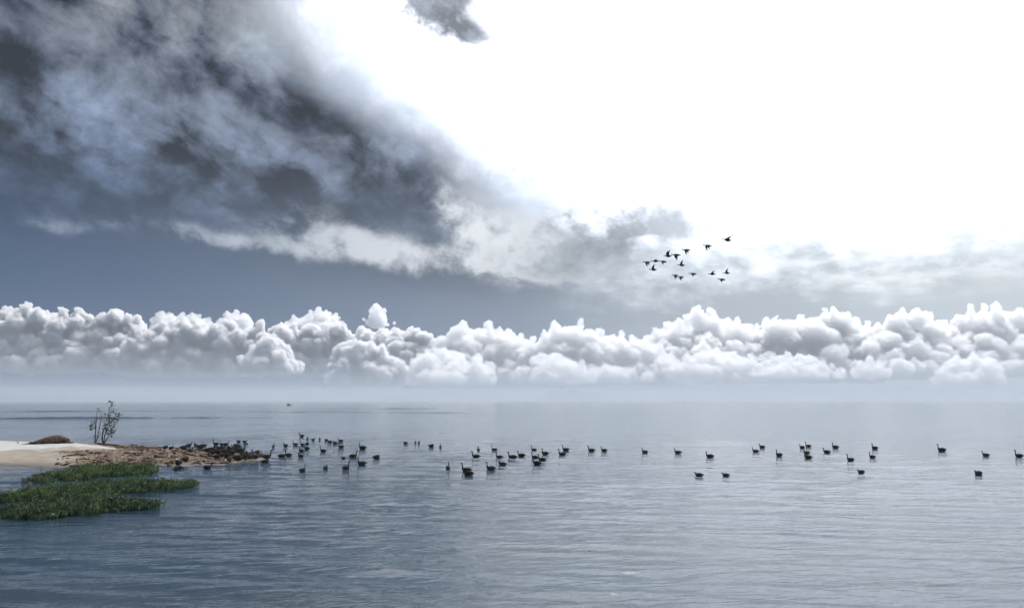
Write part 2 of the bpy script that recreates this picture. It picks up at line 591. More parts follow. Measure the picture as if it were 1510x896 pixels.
# ------------------------------------------------------------------ water
def mat_water():
    m, t, p = new_mat("water", (0.02, 0.03, 0.036), 0.07, 0.5)
    p.inputs['IOR'].default_value = 1.33
    g = t.nodes.new('ShaderNodeNewGeometry')
    sp = t.nodes.new('ShaderNodeSeparateXYZ')
    t.links.new(g.outputs['Position'], sp.inputs[0])
    x, y = Sk(t, sp.outputs[0]), Sk(t, sp.outputs[1])
    r = (x * x + y * y).pow(0.5)
    # silt and weed on the bottom show through in broad patches close to the shore
    silt = fbm(t, vec(t, x * 0.10, y * 0.22, 2.0), 1.0, 4.0, 0.55).step(0.47, 0.70) * (1.0 - r.step(16.0, 50.0)) * 0.35
    base = mixc(t, silt, (0.020, 0.042, 0.064), (0.060, 0.064, 0.060))
    t.links.new(base, p.inputs['Base Color'])
    # ripples, in two sizes, crests lying across the view
    sk = 0.16
    u, v = x + y * sk, y - x * sk
    n1 = fbm(t, vec(t, u * 0.9, v * 2.6, 0.4), 1.0, 3.0, 0.5)
    n2 = fbm(t, vec(t, u * 3.2, v * 8.0, 1.9), 1.0, 3.0, 0.55)
    n3 = fbm(t, vec(t, u * 0.22, v * 0.8, 6.1), 1.0, 3.0, 0.5)
    paws = fbm(t, vec(t, x * 0.035, y * 0.07, 7.7), 1.0, 3.0, 0.5).step(0.35, 0.65)
    h = n1 * 0.105 + n2 * (0.008 + 0.020 * paws) + n3 * 0.11
    b = t.nodes.new('ShaderNodeBump')
    b.inputs['Strength'].default_value = 1.0
    b.inputs['Distance'].default_value = WATER_BUMP
    t.links.new(h.v, b.inputs['Height'])
    t.links.new(b.outputs[0], p.inputs['Normal'])
    rg = 0.02 + 0.06 * r.step(25.0, 220.0)
    t.links.new(rg.v, p.inputs['Roughness'])
    return m


WATER_BUMP = 0.5
WATER_R = 12000.0


def water_height(x, y, dr):
    rnd = random.Random(5)
    h = np.zeros_like(x)
    mod = np.maximum(0.15, 0.75 + 0.95 * fb2(x * 0.06, y * 0.10, 41, 3))
    mod2 = np.maximum(0.15, 0.7 + 0.95 * fb2(x * 0.11 + 9, y * 0.18, 47, 3))
    for i in range(46):
        lam = 0.5 * (2.8 / 0.5) ** rnd.random()
        th = math.radians(-90 + rnd.gauss(-9, 17))
        k = 2 * math.pi / lam
        ph = rnd.uniform(0, 6.28)
        a = 0.0030 * lam ** 0.9
        fade = np.clip((lam / np.maximum(dr, 1e-3) - 2.0) / 2.0, 0, 1)
        h += a * fade * (mod if i % 2 else mod2) * np.sin(k * (x * math.cos(th) + y * math.sin(th)) + ph)
    grp = np.maximum(0.0, 0.45 + 0.9 * fb2(x * 0.05 + 4, y * 0.07, 53, 2))      # trains of regular wavelets
    for i in range(9):
        lam = rnd.uniform(0.75, 1.5)
        th = math.radians(-90 + rnd.gauss(-12, 5))
        k = 2 * math.pi / lam
        fade = np.clip((lam / np.maximum(dr, 1e-3) - 2.0) / 2.0, 0, 1)
        h += 0.0048 * lam * fade * grp * np.sin(k * (x * math.cos(th) + y * math.sin(th)) + rnd.uniform(0, 6.28))
    # wakes of boats long gone, running across the bay
    for (p0, p1, amp, wid) in WAKES:
        a, b = at(*p0), at(*p1)
        dx_, dy_ = b.x - a.x, b.y - a.y
        L = math.hypot(dx_, dy_)
        s = ((x - a.x) * dx_ + (y - a.y) * dy_) / L
        d = ((x - a.x) * -dy_ + (y - a.y) * dx_) / L + 1.6 * fb2(s * 0.02, s * 0.0, 77, 2)
        g = np.exp(-(d / wid) ** 2) * np.cos(d * 2.2 / wid)
        h += amp * g * np.clip(s / 20, 0, 1) * np.clip((L - s) / 20, 0, 1) * (0.7 + 0.5 * fb2(s * 0.06, d * 0, 78, 2))
    return h


WAKES = [((-300, 618), (440, 615), 0.34, 2.8), ((-200, 608), (330, 605), 0.3, 4.0), ((300, 606), (760, 609), 0.3, 4.0),
         ((1080, 604), (1800, 613), 0.10, 3.6), ((420, 603), (720, 602), 0.35, 5.0)]


def build_water():
    r1 = np.geomspace(11.0, 60.0, 300, endpoint=False)
    r2 = np.geomspace(60.0, 120.0, 70, endpoint=False)
    r2 = np.concatenate([r2, np.geomspace(120.0, 420.0, 170, endpoint=False)])
    r3 = np.geomspace(420.0, WATER_R, 50)
    R = np.concatenate([[2.0, 5.0, 8.0], r1, r2, r3])
    dR = np.gradient(R)
    A = np.concatenate([np.linspace(-180, -46, 24, endpoint=False), np.linspace(-46, 46, 400, endpoint=False), np.linspace(46, 180, 24, endpoint=False)])
    rr, aa = np.meshgrid(R, np.radians(A), indexing='ij')
    x, y = rr * np.sin(aa), rr * np.cos(aa)
    z = water_height(x, y, np.broadcast_to(dR[:, None], x.shape)) * (np.abs(np.degrees(aa)) <= 46.1)
    nr, na = x.shape
    V = np.stack([x, y, z], -1).reshape(-1, 3)
    V = np.vstack([V, [[0, 0, 0]]])
    i, j = np.meshgrid(np.arange(nr - 1), np.arange(na), indexing='ij')
    j2 = (j + 1) % na
    F = np.stack([i * na + j, (i + 1) * na + j, (i + 1) * na + j2, i * na + j2], -1).reshape(-1, 4)[:, ::-1]
    F = F.tolist() + [[len(V) - 1, (q + 1) % na, q] for q in range(na)]
    ob = mesh_obj("water", V.tolist(), F, mat_water())
    ob["kind"] = "structure"
    me = ob.data
    if me.polygons[1000].normal.z < 0:
        me.flip_normals()
    return ob


water = build_water()


# ------------------------------------------------------------------ low far shore in the mist
def build_shore(name, px0, px1, peak_px, dist, seed):
    m, t, p = new_mat("far_woodland", (0.05, 0.07, 0.06), 1.0, 0.1)
    n = 60
    V, F = [], []
    for k in range(n):
        px = px0 + (px1 - px0) * k / (n - 1)
        d = ray(px, HORIZON)
        f = dist / d.y
        e = math.sin(math.pi * k / (n - 1)) ** 0.6
        h = peak_px * dist / F0 * e * (0.75 + 0.35 * mnoise.noise(Vector((k * 0.16, seed, 0))) + 0.12 * mnoise.noise(Vector((k * 0.7, seed, 3))))
        for (dd, zz) in ((-200, -0.5), (0, h * 0.8), (120, h), (450, h * 0.7), (700, -0.5)):
            V.append((d.x * f * (1 + dd / dist), dist + dd, max(zz, -0.5)))
    for k in range(n - 1):
        for q in range(4):
            a = k * 5 + q
            F.append((a, a + 1, a + 6, a + 5)[::-1])
    ob = mesh_obj(name, V, F, m)
    ob["kind"] = "structure"
    return ob


build_shore("far_hills", -160, 130, 15, 5600, 1)
build_shore("far_hills", 780, 890, 19, 5900, 4)
build_shore("far_hills", 120, 260, 9, 5800, 7)


# ------------------------------------------------------------------ haze over the bay
def build_haze():
    m = bpy.data.materials.new("haze_air")
    m.use_nodes = True
    t = m.node_tree
    t.nodes.clear()
    o = t.nodes.new('ShaderNodeOutputMaterial')
    v = t.nodes.new('ShaderNodeVolumePrincipled')
    v.inputs['Color'].default_value = (0.65, 0.71, 0.785, 1)
    v.inputs['Density'].default_value = HAZE_DENSITY
    v.inputs['Anisotropy'].default_value = 0.2
    t.links.new(v.outputs[0], o.inputs['Volume'])
    b = bmesh.new()
    bmesh.ops.create_cube(b, size=1.0)
    e = WATER_R + 300
    for q in b.verts:
        q.co = (q.co.x * 2 * e, q.co.y * 2 * e, -1.5 if q.co.z < 0 else 108.0)
    me = bpy.data.meshes.new("haze")
    b.to_mesh(me)
    b.free()
    me.materials.append(m)
    ob = bpy.data.objects.new("haze", me)
    col.objects.link(ob)
    tag(ob, "pale haze lying over the whole bay", "haze", kind="stuff")
    return ob


HAZE_DENSITY = 0.00029
build_haze()


# ------------------------------------------------------------------ bank of mist lying on the far water
def build_mist():
    m = bpy.data.materials.new("mist_air")
    m.use_nodes = True
    t = m.node_tree
    t.nodes.clear()
    o = t.nodes.new('ShaderNodeOutputMaterial')
    v = t.nodes.new('ShaderNodeVolumePrincipled')
    v.inputs['Color'].default_value = (0.66, 0.715, 0.78, 1)
    v.inputs['Density'].default_value = MIST_DENSITY
    v.inputs['Anisotropy'].default_value = 0.3
    t.links.new(v.outputs[0], o.inputs['Volume'])
    r = np.geomspace(640.0, 5000.0, 26)
    a = np.radians(np.linspace(-58, 58, 120))
    rr, aa = np.meshgrid(r, a, indexing='ij')
    x, y = rr * np.sin(aa), rr * np.cos(aa)
    k = np.clip(np.log(rr / 640.0) / 1.3, 0, 1) * np.clip(np.log(5000.0 / rr) / 0.3, 0, 1) * np.clip((math.radians(58) - np.abs(aa)) / 0.2, 0, 1)
    top = 0.9 + k * (32.0 + 22.0 * fb2(x * 0.0012, y * 0.0009, 91, 3) + 5.0 * fb2(x * 0.004, y * 0.002, 93, 2))
    nr, na = x.shape
    V = np.concatenate([np.stack([x, y, top], -1).reshape(-1, 3), np.stack([x, y, np.full_like(x, 0.4)], -1).reshape(-1, 3)])
    n = nr * na
    F = []
    for i in range(nr - 1):
        for j in range(na - 1):
            q = (i * na + j, (i + 1) * na + j, (i + 1) * na + j + 1, i * na + j + 1)
            F.append(q[::-1])
            F.append(tuple(c + n for c in q))
    rim = [j for j in range(na)] + [i * na + na - 1 for i in range(1, nr)] + [(nr - 1) * na + j for j in range(na - 2, -1, -1)] + [i * na for i in range(nr - 2, 0, -1)]
    for q in range(len(rim)):
        c, d = rim[q], rim[(q + 1) % len(rim)]
        F.append((c, d, d + n, c + n)[::-1])
    ob = mesh_obj("mist_bank", V.tolist(), F, m, smooth=False)
    bm_ = bmesh.new()
    bm_.from_mesh(ob.data)
    bmesh.ops.recalc_face_normals(bm_, faces=bm_.faces)
    bm_.to_mesh(ob.data)
    bm_.free()
    tag(ob, "low white mist lying on the far water along the horizon", "mist", kind="stuff")
    return ob


MIST_DENSITY = 0.00050
build_mist()
# ------------------------------------------------------------------ sand spit
SPIT = [at(x, y) for x, y in ((-260, 692), (-120, 687), (0, 685), (60, 687), (100, 689.5), (145, 691), (200, 691), (245, 687.5), (275, 686),
                              (300, 684.5), (330, 684), (352, 681), (375, 680), (392, 676.5), (398, 672), (380, 668), (345, 664.5),
                              (300, 662), (250, 659.5), (180, 655), (100, 651.5), (0, 651.5), (-120, 652), (-260, 654))]
SPX = np.array([[p.x, p.y] for p in SPIT])


def inside_dist(x, y, poly):
    """signed distance to a polygon, positive inside"""
    d = np.full(x.shape, 1e9)
    ins = np.zeros(x.shape, bool)
    n = len(poly)
    for i in range(n):
        ax, ay = poly[i]
        bx, by = poly[(i + 1) % n]
        ex, ey = bx - ax, by - ay
        t = np.clip(((x - ax) * ex + (y - ay) * ey) / (ex * ex + ey * ey), 0, 1)
        d = np.minimum(d, np.hypot(x - ax - t * ex, y - ay - t * ey))
        c = ((ay > y) != (by > y)) & (x < ex * (y - ay) / (ey if ey else 1e-9) + ax)
        ins ^= c
    return np.where(ins, d, -d)


def spit_height(x, y):
    d = inside_dist(x, y, SPX)
    d = d + 0.35 * fb2(x * 0.7, y * 0.7, 12, 3)
    # crest height: highest under the sapling, running out to the tip on the right
    xr = (x / np.maximum(y, 1)) * F0 + W0 / 2           # bearing, as a photograph column
    crest = np.interp(xr, [-200, 40, 120, 165, 200, 260, 330, 400], [0.46, 0.50, 0.53, 0.45, 0.34, 0.25, 0.14, 0.05])
    up = np.clip(d / 9.0, 0, 1)
    up = up * up * (3 - 2 * up)
    low = np.clip(d, 0, 2.5) / 2.5
    h = crest * up + 0.09 * low * (1 - up)
    # a little scarp where the dry sand has been cut by the tide
    scarp = np.clip((d - 5.2 - 1.2 * fb2(x * 0.25, y * 0.25, 19, 2)) / 0.35, 0, 1) * np.clip((xr - 60) / 50, 0, 1) * np.clip((185 - xr) / 30, 0, 1)
    h = h + 0.10 * scarp
    rough = np.clip((xr - 130) / 60, 0, 1) * np.clip(d / 0.6, 0, 1)
    h = h + rough * (0.05 * fb2(x * 1.6, y * 1.6, 23, 3) + 0.03 * fb2(x * 5, y * 5, 29, 2)) + 0.012 * fb2(x * 2.0, y * 2.0, 31, 3) * np.clip(d, 0, 1)
    return np.where(d > 0, h + 0.012, np.maximum(0.12 * d, -0.6) + 0.012)


def mat_sand():
    m, t, p = new_mat("sand", (0.5, 0.45, 0.38), 0.9, 0.2)
    at_ = t.nodes.new('ShaderNodeAttribute')
    at_.attribute_name = "zone"                          # r: dry white sand, g: weed and shell litter, b: wet
    sp = t.nodes.new('ShaderNodeSeparateColor')
    t.links.new(at_.outputs['Color'], sp.inputs[0])
    dry, lit, wet = (Sk(t, sp.outputs[i]) for i in range(3))
    g = t.nodes.new('ShaderNodeNewGeometry')
    P = g.outputs['Position']
    n1 = fbm(t, P, 1.3, 6.0, 0.6)
    n2 = fbm(t, P, 9.0, 4.0, 0.6)
    n3 = fbm(t, P, 3.6, 5.0, 0.65)
    base = mixc(t, (n1 - 0.35) * 2.2, (0.23, 0.195, 0.152), (0.35, 0.315, 0.26))
    white = mixc(t, (n1 - 0.3) * 1.8, (0.34, 0.335, 0.32), (0.53, 0.525, 0.51))
    c = mixc(t, (dry + (n1 - 0.5) * 1.1 + (n3 - 0.5) * 0.5).step(0.25, 0.85), base, white)
    # litter: brown weed, pale shell grit and dark lumps
    weed = mixc(t, (n3 - 0.36) * 4.0, (0.045, 0.026, 0.015), (0.19, 0.118, 0.066))
    weed = mixc(t, n2.step(0.50, 0.62) * n1.step(0.40, 0.56), weed, (0.44, 0.38, 0.30))
    c = mixc(t, (lit + (n3 - 0.5) * 0.9).step(0.35, 0.6), c, weed)
    dark = (n3 + lit * 0.2).step(0.66, 0.74) * lit.step(0.1, 0.4)
    c = mixc(t, dark * 0.8, c, (0.03, 0.022, 0.016))
    c = mixc(t, wet * 0.75, c, (0.11, 0.085, 0.06))
    t.links.new(c, p.inputs['Base Color'])
    ro = 0.95 - wet * 0.55
    t.links.new(ro.v, p.inputs['Roughness'])
    b = t.nodes.new('ShaderNodeBump')
    b.inputs['Distance'].default_value = 0.05
    b.inputs['Strength'].default_value = 0.7
    t.links.new((n2 * 0.6 + n3).v, b.inputs['Height'])
    t.links.new(b.outputs[0], p.inputs['Normal'])
    return m


def build_spit():
    y0, y1, st = 38.0, 82.0, 0.17
    ys = np.arange(y0, y1, st)
    V, idx = [], {}
    u = np.linspace(-270, 420, 330)                       # bearings
    yy, uu = np.meshgrid(ys, u, indexing='ij')
    xx = (uu - W0 / 2) / F0 * yy
    hh = spit_height(xx, yy)
    d = inside_dist(xx, yy, SPX)
    keep = d > -2.0
    nr, nc = xx.shape
    ids = -np.ones((nr, nc), int)
    ids[keep] = np.arange(keep.sum())
    V = np.stack([xx[keep], yy[keep], hh[keep]], -1)
    F = []
    a, b, c, e = ids[:-1, :-1], ids[:-1, 1:], ids[1:, 1:], ids[1:, :-1]
    ok = (a >= 0) & (b >= 0) & (c >= 0) & (e >= 0)
    F = np.stack([a[ok], b[ok], c[ok], e[ok]], -1)
    ob = mesh_obj("sand_spit", V.tolist(), F.tolist(), mat_sand())
    ob["kind"] = "structure"
    # zones
    xr, dd, h = uu[keep], d[keep], hh[keep]
    x, y = V[:, 0], V[:, 1]
    ns = fb2(x * 0.35, y * 0.35, 51, 3)
    dry = np.clip((dd - 4.6 + 2.2 * ns) / 2.6, 0, 1) * np.clip((188 - xr + 25 * ns) / 30, 0, 1)
    lit = np.clip((xr - 60 + 60 * ns) / 90, 0, 1) * (1 - dry) * np.clip(dd / 0.5, 0, 1)
    lit = np.maximum(lit, np.exp(-((dd - 5.1 + 1.0 * ns) / 0.35) ** 2) * np.clip((xr - 80) / 30, 0, 1))
    wet = np.clip(1 - (dd - 0.3) / 1.6, 0, 1)
    ca_ = ob.data.color_attributes.new("zone", 'FLOAT_COLOR', 'POINT')
    cc = np.stack([dry, lit, wet, np.ones_like(dry)], -1).astype(np.float32)
    ca_.data.foreach_set('color', cc.ravel())
    return ob


spit = build_spit()


GX0, GY0, GST = -75.0, 34.0, 0.15
_gx, _gy = np.meshgrid(np.arange(GX0, -8.0, GST), np.arange(GY0, 86.0, GST), indexing='ij')
_gh = np.maximum(spit_height(_gx, _gy), 0.0)
_gd = inside_dist(_gx, _gy, SPX)


def _look(tab, x, y, out):
    fx, fy = (x - GX0) / GST, (y - GY0) / GST
    i, j = int(fx), int(fy)
    if not (0 <= i < tab.shape[0] - 1 and 0 <= j < tab.shape[1] - 1):
        return out
    fx, fy = fx - i, fy - j
    return float((tab[i, j] * (1 - fx) + tab[i + 1, j] * fx) * (1 - fy) + (tab[i, j + 1] * (1 - fx) + tab[i + 1, j + 1] * fx) * fy)


def ground(x, y):
    return _look(_gh, x, y, 0.0)


def shore_dist(x, y):
    return _look(_gd, x, y, -9.0)


def on_spit(px, py):
    """point of the spit's surface seen at a pixel"""
    d = ray(px, py)
    t = 30.0 / d.y
    best, gap = None, 9.0
    for _ in range(1000):
        p = d * t
        z = p.z + CAM_H
        g = ground(p.x, p.y)
        if z <= g + 1e-4:
            return Vector((p.x, p.y, g))
        if g > 0.08 and z - g < gap:                     # just clears the crest: stand on the crest
            best, gap = Vector((p.x, p.y, g)), z - g
        t += 0.04
    return best if best is not None and gap < 0.3 else at(px, py)


# ------------------------------------------------------------------ weed and shell litter along the tide line
def scatter_lumps(name, pts, mat, seed, label, cat):
    rnd = random.Random(seed)
    v0, f0 = ico(1)
    V, F, n = [], [], 0
    for (x, y, r) in pts:
        z = ground(x, y)
        s = np.array([r * rnd.uniform(0.8, 1.7), r * rnd.uniform(0.6, 1.2), r * rnd.uniform(0.3, 0.65)])
        a = rnd.uniform(0, 3.14)
        v = v0 * (1 + 0.3 * np.array([rnd.uniform(-1, 1) for _ in range(len(v0))])[:, None]) * s
        v = np.stack([v[:, 0] * math.cos(a) - v[:, 1] * math.sin(a), v[:, 0] * math.sin(a) + v[:, 1] * math.cos(a), v[:, 2]], -1)
        V.append(v + np.array([x, y, z + s[2] * 0.25]))
        F.append(f0 + n)
        n += len(v0)
    ob = mesh_obj(name, np.concatenate(V).tolist(), np.concatenate(F).tolist(), mat)
    tag(ob, label, cat, kind="stuff")
    return ob


def mat_lumps(name, a, b, rough=0.9):
    m, t, p = new_mat(name, a, rough, 0.2)
    g = t.nodes.new('ShaderNodeNewGeometry')
    n = fbm(t, g.outputs['Position'], 2.6, 4.0, 0.6)
    t.links.new(mixc(t, (n - 0.38) * 4.0, a, b), p.inputs['Base Color'])
    return m


_r = random.Random(3)
_weed, _shell = [], []
while len(_weed) < 620:
    px, py = _r.uniform(85, 392), _r.uniform(654, 692)
    if px < 180 and py < 672:
        continue
    p = at(px, py, 0.12)
    if shore_dist(p.x, p.y) < 0.15:
        continue
    cl = mnoise.noise(Vector((p.x * 0.8, p.y * 0.5, 0)))
    if cl < _r.uniform(-0.35, 0.35):
        if _r.random() < 0.5:
            _shell.append((p.x, p.y, _r.uniform(0.03, 0.09)))
        continue
    _weed.append((p.x, p.y, _r.choice((0.04, 0.06, 0.08, 0.15)) * _r.uniform(.8, 1.3)))
for _ in range(260):                                         # dark line along the crest behind
    px = _r.uniform(168, 300)
    p = on_spit(px, 657.5 + (px - 170) * 0.028 + abs(_r.gauss(0, 1.0)))
    _weed.append((p.x, p.y, _r.uniform(0.04, 0.12)))
scatter_lumps("seaweed_litter", _weed, mat_lumps("dry_seaweed", (0.03, 0.02, 0.012), (0.13, 0.085, 0.05)), 8,
              "brown seaweed litter strewn over the lower part of the sand spit", "seaweed")
scatter_lumps("shell_grit", _shell, mat_lumps("shell", (0.36, 0.31, 0.24), (0.6, 0.56, 0.5)), 9,
              "pale shell grit scattered among the seaweed on the spit", "shells")


# ------------------------------------------------------------------ tubes: stems, logs and sticks
def tube(pts, radii, sides=7, cap=True, rough=0.0, seed=0):
    """tapered tube along points"""
    rnd = random.Random(seed)
    V, F = [], []
    pts = [Vector(p) for p in pts]
    n = len(pts)
    ref = Vector((0.31, 0.2, 0.93))
    for i, p in enumerate(pts):
        tg = (pts[min(i + 1, n - 1)] - pts[max(i - 1, 0)]).normalized()
        if abs(tg.dot(ref)) > 0.95:
            ref = Vector((0.9, 0.3, 0.1))
        a = tg.cross(ref).normalized()
        b = tg.cross(a)
        for k in range(sides):
            th = 2 * math.pi * k / sides
            r = radii[i] * (1 + rough * rnd.uniform(-1, 1))
            V.append(p + a * (math.cos(th) * r) + b * (math.sin(th) * r))
    for i in range(n - 1):
        for k in range(sides):
            k2 = (k + 1) % sides
            F.append((i * sides + k, i * sides + k2, (i + 1) * sides + k2, (i + 1) * sides + k))
    if cap:
        F.append(tuple(range(sides))[::-1])
        F.append(tuple((n - 1) * sides + k for k in range(sides)))
    return V, F


def join(parts):
    V, F = [], []
    for v, f in parts:
        o = len(V)
        V += list(v)
        F += [tuple(i + o for i in q) for q in f]
    return V, F


def mat_bark(name, a, b, scale=14.0):
    m, t, p = new_mat(name, a, 0.9, 0.15)
    tcn = t.nodes.new('ShaderNodeTexCoord')
    n = fbm(t, tcn.outputs['Object'], scale, 5.0, 0.65)
    t.links.new(mixc(t, (n - 0.34) * 3.2, a, b), p.inputs['Base Color'])
    bm_ = t.nodes.new('ShaderNodeBump')
    bm_.inputs['Distance'].default_value = 0.02
    t.links.new(n.v, bm_.inputs['Height'])
    t.links.new(bm_.outputs[0], p.inputs['Normal'])
    return m


M_BARK = mat_bark("sapling_bark", (0.035, 0.028, 0.022), (0.11, 0.09, 0.07))
M_DRIFT = mat_bark("weathered_driftwood", (0.030, 0.020, 0.013), (0.27, 0.19, 0.12), 4.5)
M_STICK = mat_bark("wet_wood", (0.012, 0.010, 0.009), (0.04, 0.033, 0.027))


def thing(name, loc, label, cat, group=None):
    o = bpy.data.objects.new(name, None)
    o.empty_display_size = 0.3
    col.objects.link(o)
    o.location = loc
    return tag(o, label, cat, group)


# ---- the big stranded trunk on the crest of the sand
def build_trunk():
    base = on_spit(78, 653.6)
    k = base.y / F0                                          # metres per photograph pixel there
    t = thing("driftwood_trunk", base, "big weathered driftwood trunk lying on the white sand left of the saplings", "driftwood")
    prof = [(-50, 0.6, 0.6, 0.8), (-38, 1.2, 1.2, 1.6), (-26, 2.6, 2.8, 3.0), (-14, 5.2, 5.4, 4.4), (-4, 7.6, 6.2, 5.4), (4, 9.0, 5.6, 5.6),
            (11, 9.2, 4.8, 5.0), (17, 8.4, 3.9, 4.6), (21.5, 7.6, 3.0, 4.0), (24, 7.2, 1.6, 2.0)]
    V, F, S = [], [], 18
    for i, (x, zc, rz, ry) in enumerate(prof):
        for q in range(S):
            th = 2 * math.pi * q / S
            w = 1 + 0.28 * mnoise.noise(Vector((i * 0.9, q * 0.9, 2.0))) + 0.2 * mnoise.noise(Vector((i * 2.1, q * 2.3, 7.0)))
            V.append((x * k, math.cos(th) * ry * w * k, (zc - 2.2 + math.sin(th) * rz * w) * k))
    for i in range(len(prof) - 1):
        for q in range(S):
            q2 = (q + 1) % S
            F.append((i * S + q, i * S + q2, (i + 1) * S + q2, (i + 1) * S + q))
    F.append(tuple(range(S))[::-1])
    F.append(tuple((len(prof) - 1) * S + q for q in range(S)))
    o = mesh_obj("trunk", V, F, M_DRIFT, t)
    md = o.modifiers.new("subdivision", 'SUBSURF')
    md.levels = md.render_levels = 2
    # the roots under its raised end and a snapped branch
    v, f = tube([(14 * k, -1 * k, 0.4 * k), (22 * k, -2 * k, 2.0 * k), (31 * k, -1.5 * k, 1.4 * k)], [2.2 * k, 1.7 * k, 0.7 * k], 8, rough=.15)
    mesh_obj("broken_branch", v, f, M_DRIFT, t)
    v, f = tube([(-50 * k, 0, 0.3 * k), (-52 * k, 0.5 * k, 2.4 * k), (-53 * k, 0.7 * k, 3.6 * k)], [0.8 * k, 0.5 * k, 0.2 * k], 6)
    mesh_obj("snag", v, f, M_DRIFT, t)
    # weed caught along its foot
    rnd = random.Random(6)
    parts = []
    for q in range(26):
        x = rnd.uniform(-30, 24) * k
        y = -rnd.uniform(3.5, 5.5) * k
        r = rnd.uniform(0.05, 0.12)
        v0, f0 = ico(1)
        parts.append(((v0 * np.array([r * 1.6, r, r * 0.8]) * (1 + 0.25 * np.random.RandomState(q).uniform(-1, 1, (len(v0), 1))) + np.array([x, y, 0.05])).tolist(), [tuple(z) for z in f0]))
    v, f = join(parts)
    c = mesh_obj("caught_seaweed", v, f, bpy.data.materials["dry_seaweed"], t)
    c["kind"] = "stuff"
    return t


build_trunk()


# ---- two saplings
def mat_leaf():
    m, t, p = new_mat("sapling_leaf", (0.05, 0.075, 0.03), 0.55, 0.4)
    tcn = t.nodes.new('ShaderNodeNewGeometry')
    n = fbm(t, tcn.outputs['Position'], 6.0, 2.0, 0.5)
    t.links.new(mixc(t, (n - 0.35) * 3.0, (0.022, 0.036, 0.016), (0.085, 0.11, 0.045)), p.inputs['Base Color'])
    return m


M_LEAF = mat_leaf()


def leaf_quads(centers, rnd, size):
    V, F = [], []
    for c, n, spread in centers:
        for _ in range(n):
            p = Vector(c) + Vector((rnd.gauss(0, spread), rnd.gauss(0, spread), rnd.gauss(0, spread)))
            a = Vector((rnd.gauss(0, 1), rnd.gauss(0, 1), rnd.gauss(0, 0.7))).normalized()
            b = a.cross(Vector((rnd.gauss(0, 1), rnd.gauss(0, 1), rnd.gauss(0, 1)))).normalized()
            L, w = size * rnd.uniform(0.7, 1.3), size * 0.28 * rnd.uniform(0.8, 1.2)
            up = a.cross(b) * (w * 0.35)
            o = len(V)
            V += [p, p + a * (L * .5) + b * w + up, p + a * L, p + a * (L * .5) - b * w + up]
            F += [(o, o + 1, o + 2), (o, o + 2, o + 3)]
    return V, F


def build_sapling(base_px, stems, clumps, label, seed):
    base = on_spit(*base_px)
    k = base.y / F0
    t = thing("sapling", base, label, "sapling", "saplings on the sand spit")
    rnd = random.Random(seed)

    def L(px, py, dy=0.0):
        return Vector(((px - base_px[0]) * k, dy, (base_px[1] - py) * k))
    for st in stems:
        pts = [L(x, y, rnd.uniform(-1, 1) * 0.12 * i) for i, (x, y) in enumerate(st[1])]
        pts[0].z -= 0.1
        # smooth the polyline a little with wobble
        fine, rad = [], []
        n = len(pts)
        for i in range(n - 1):
            for q in range(4):
                f = q / 4
                p = pts[i].lerp(pts[i + 1], f) + Vector((rnd.gauss(0, .012), rnd.gauss(0, .012), 0))
                fine.append(p)
                rad.append(st[0] * (1 - 0.8 * (i + f) / (n - 1)))
        fine.append(pts[-1])
        rad.append(st[0] * 0.15)
        v, f = tube(fine, rad, 7, rough=.08, seed=seed)
        s_ = mesh_obj("stem", v, f, M_BARK, t)
        # twigs
        for q in range(int(st[2] * 0.7)):
            i = rnd.randrange(len(fine) // 3, len(fine))
            d = Vector((rnd.gauss(0, 1), rnd.gauss(0, 1), rnd.uniform(0.2, 1.4))).normalized()
            ln = rnd.uniform(0.12, 0.34)
            v, f = tube([fine[i], fine[i] + d * ln * .5 + Vector((0, 0, .03)), fine[i] + d * ln + Vector((0, 0, .08))], [0.014, 0.009, 0.004], 5)
            mesh_obj("twig", v, f, M_BARK, s_)
    v, f = leaf_quads([(L(x, y, rnd.uniform(-.15, .15)), max(2, int(n * 0.65)), s) for (x, y, n, s) in clumps], rnd, 0.19)
    mesh_obj("foliage", v, f, M_LEAF, t, smooth=False)
    return t


build_sapling((140, 653),
              [(0.05, [(140, 652), (139.5, 640), (139, 628), (140, 618), (142.5, 608), (142.5, 603)], 7),
               (0.045, [(141.5, 652), (143.5, 641), (145.5, 628), (145.5, 616), (146, 607)], 7),
               (0.03, [(139.2, 631), (137.5, 626), (136, 621)], 2)],
              [(135.5, 628, 30, .11), (136.5, 624, 26, .11), (134, 633, 22, .09), (142.5, 642, 12, .09), (144.5, 641, 9, .08),
               (142.5, 612, 4, .12), (145.5, 614, 4, .14), (143, 606, 3, .08)],
              "nearly bare two-stemmed sapling beside the leafier one on the sand", 21)
build_sapling((152, 654),
              [(0.06, [(151.5, 652), (151, 643), (153, 633), (156, 622), (160, 612), (162, 603), (160.5, 596), (158.5, 593)], 12),
               (0.05, [(152.5, 652), (154.5, 641), (157, 632), (160, 625), (163, 618)], 8),
               (0.045, [(153, 652), (158, 644), (162, 638), (166, 630), (170, 620), (172, 613)], 10)],
              [(158.5, 593.5, 12, .07), (160, 598, 14, .09), (162, 604, 14, .11), (164, 604, 8, .1), (161.5, 609, 14, .12), (156, 616, 34, .18), (160, 618, 40, .2),
               (163, 622, 34, .18), (158, 625, 34, .18), (154, 627, 14, .13), (171, 614, 34, .14), (169, 620, 26, .13), (172.5, 612, 14, .08), (166, 630, 20, .15),
               (162, 634, 30, .16), (165, 637, 34, .13), (160, 637, 24, .14), (155, 633, 28, .13), (156, 637, 16, .1), (162, 641, 16, .1), (153.5, 628, 10, .1)],
              "tallest leafy sapling on the sand spit, with three leaning stems", 22)


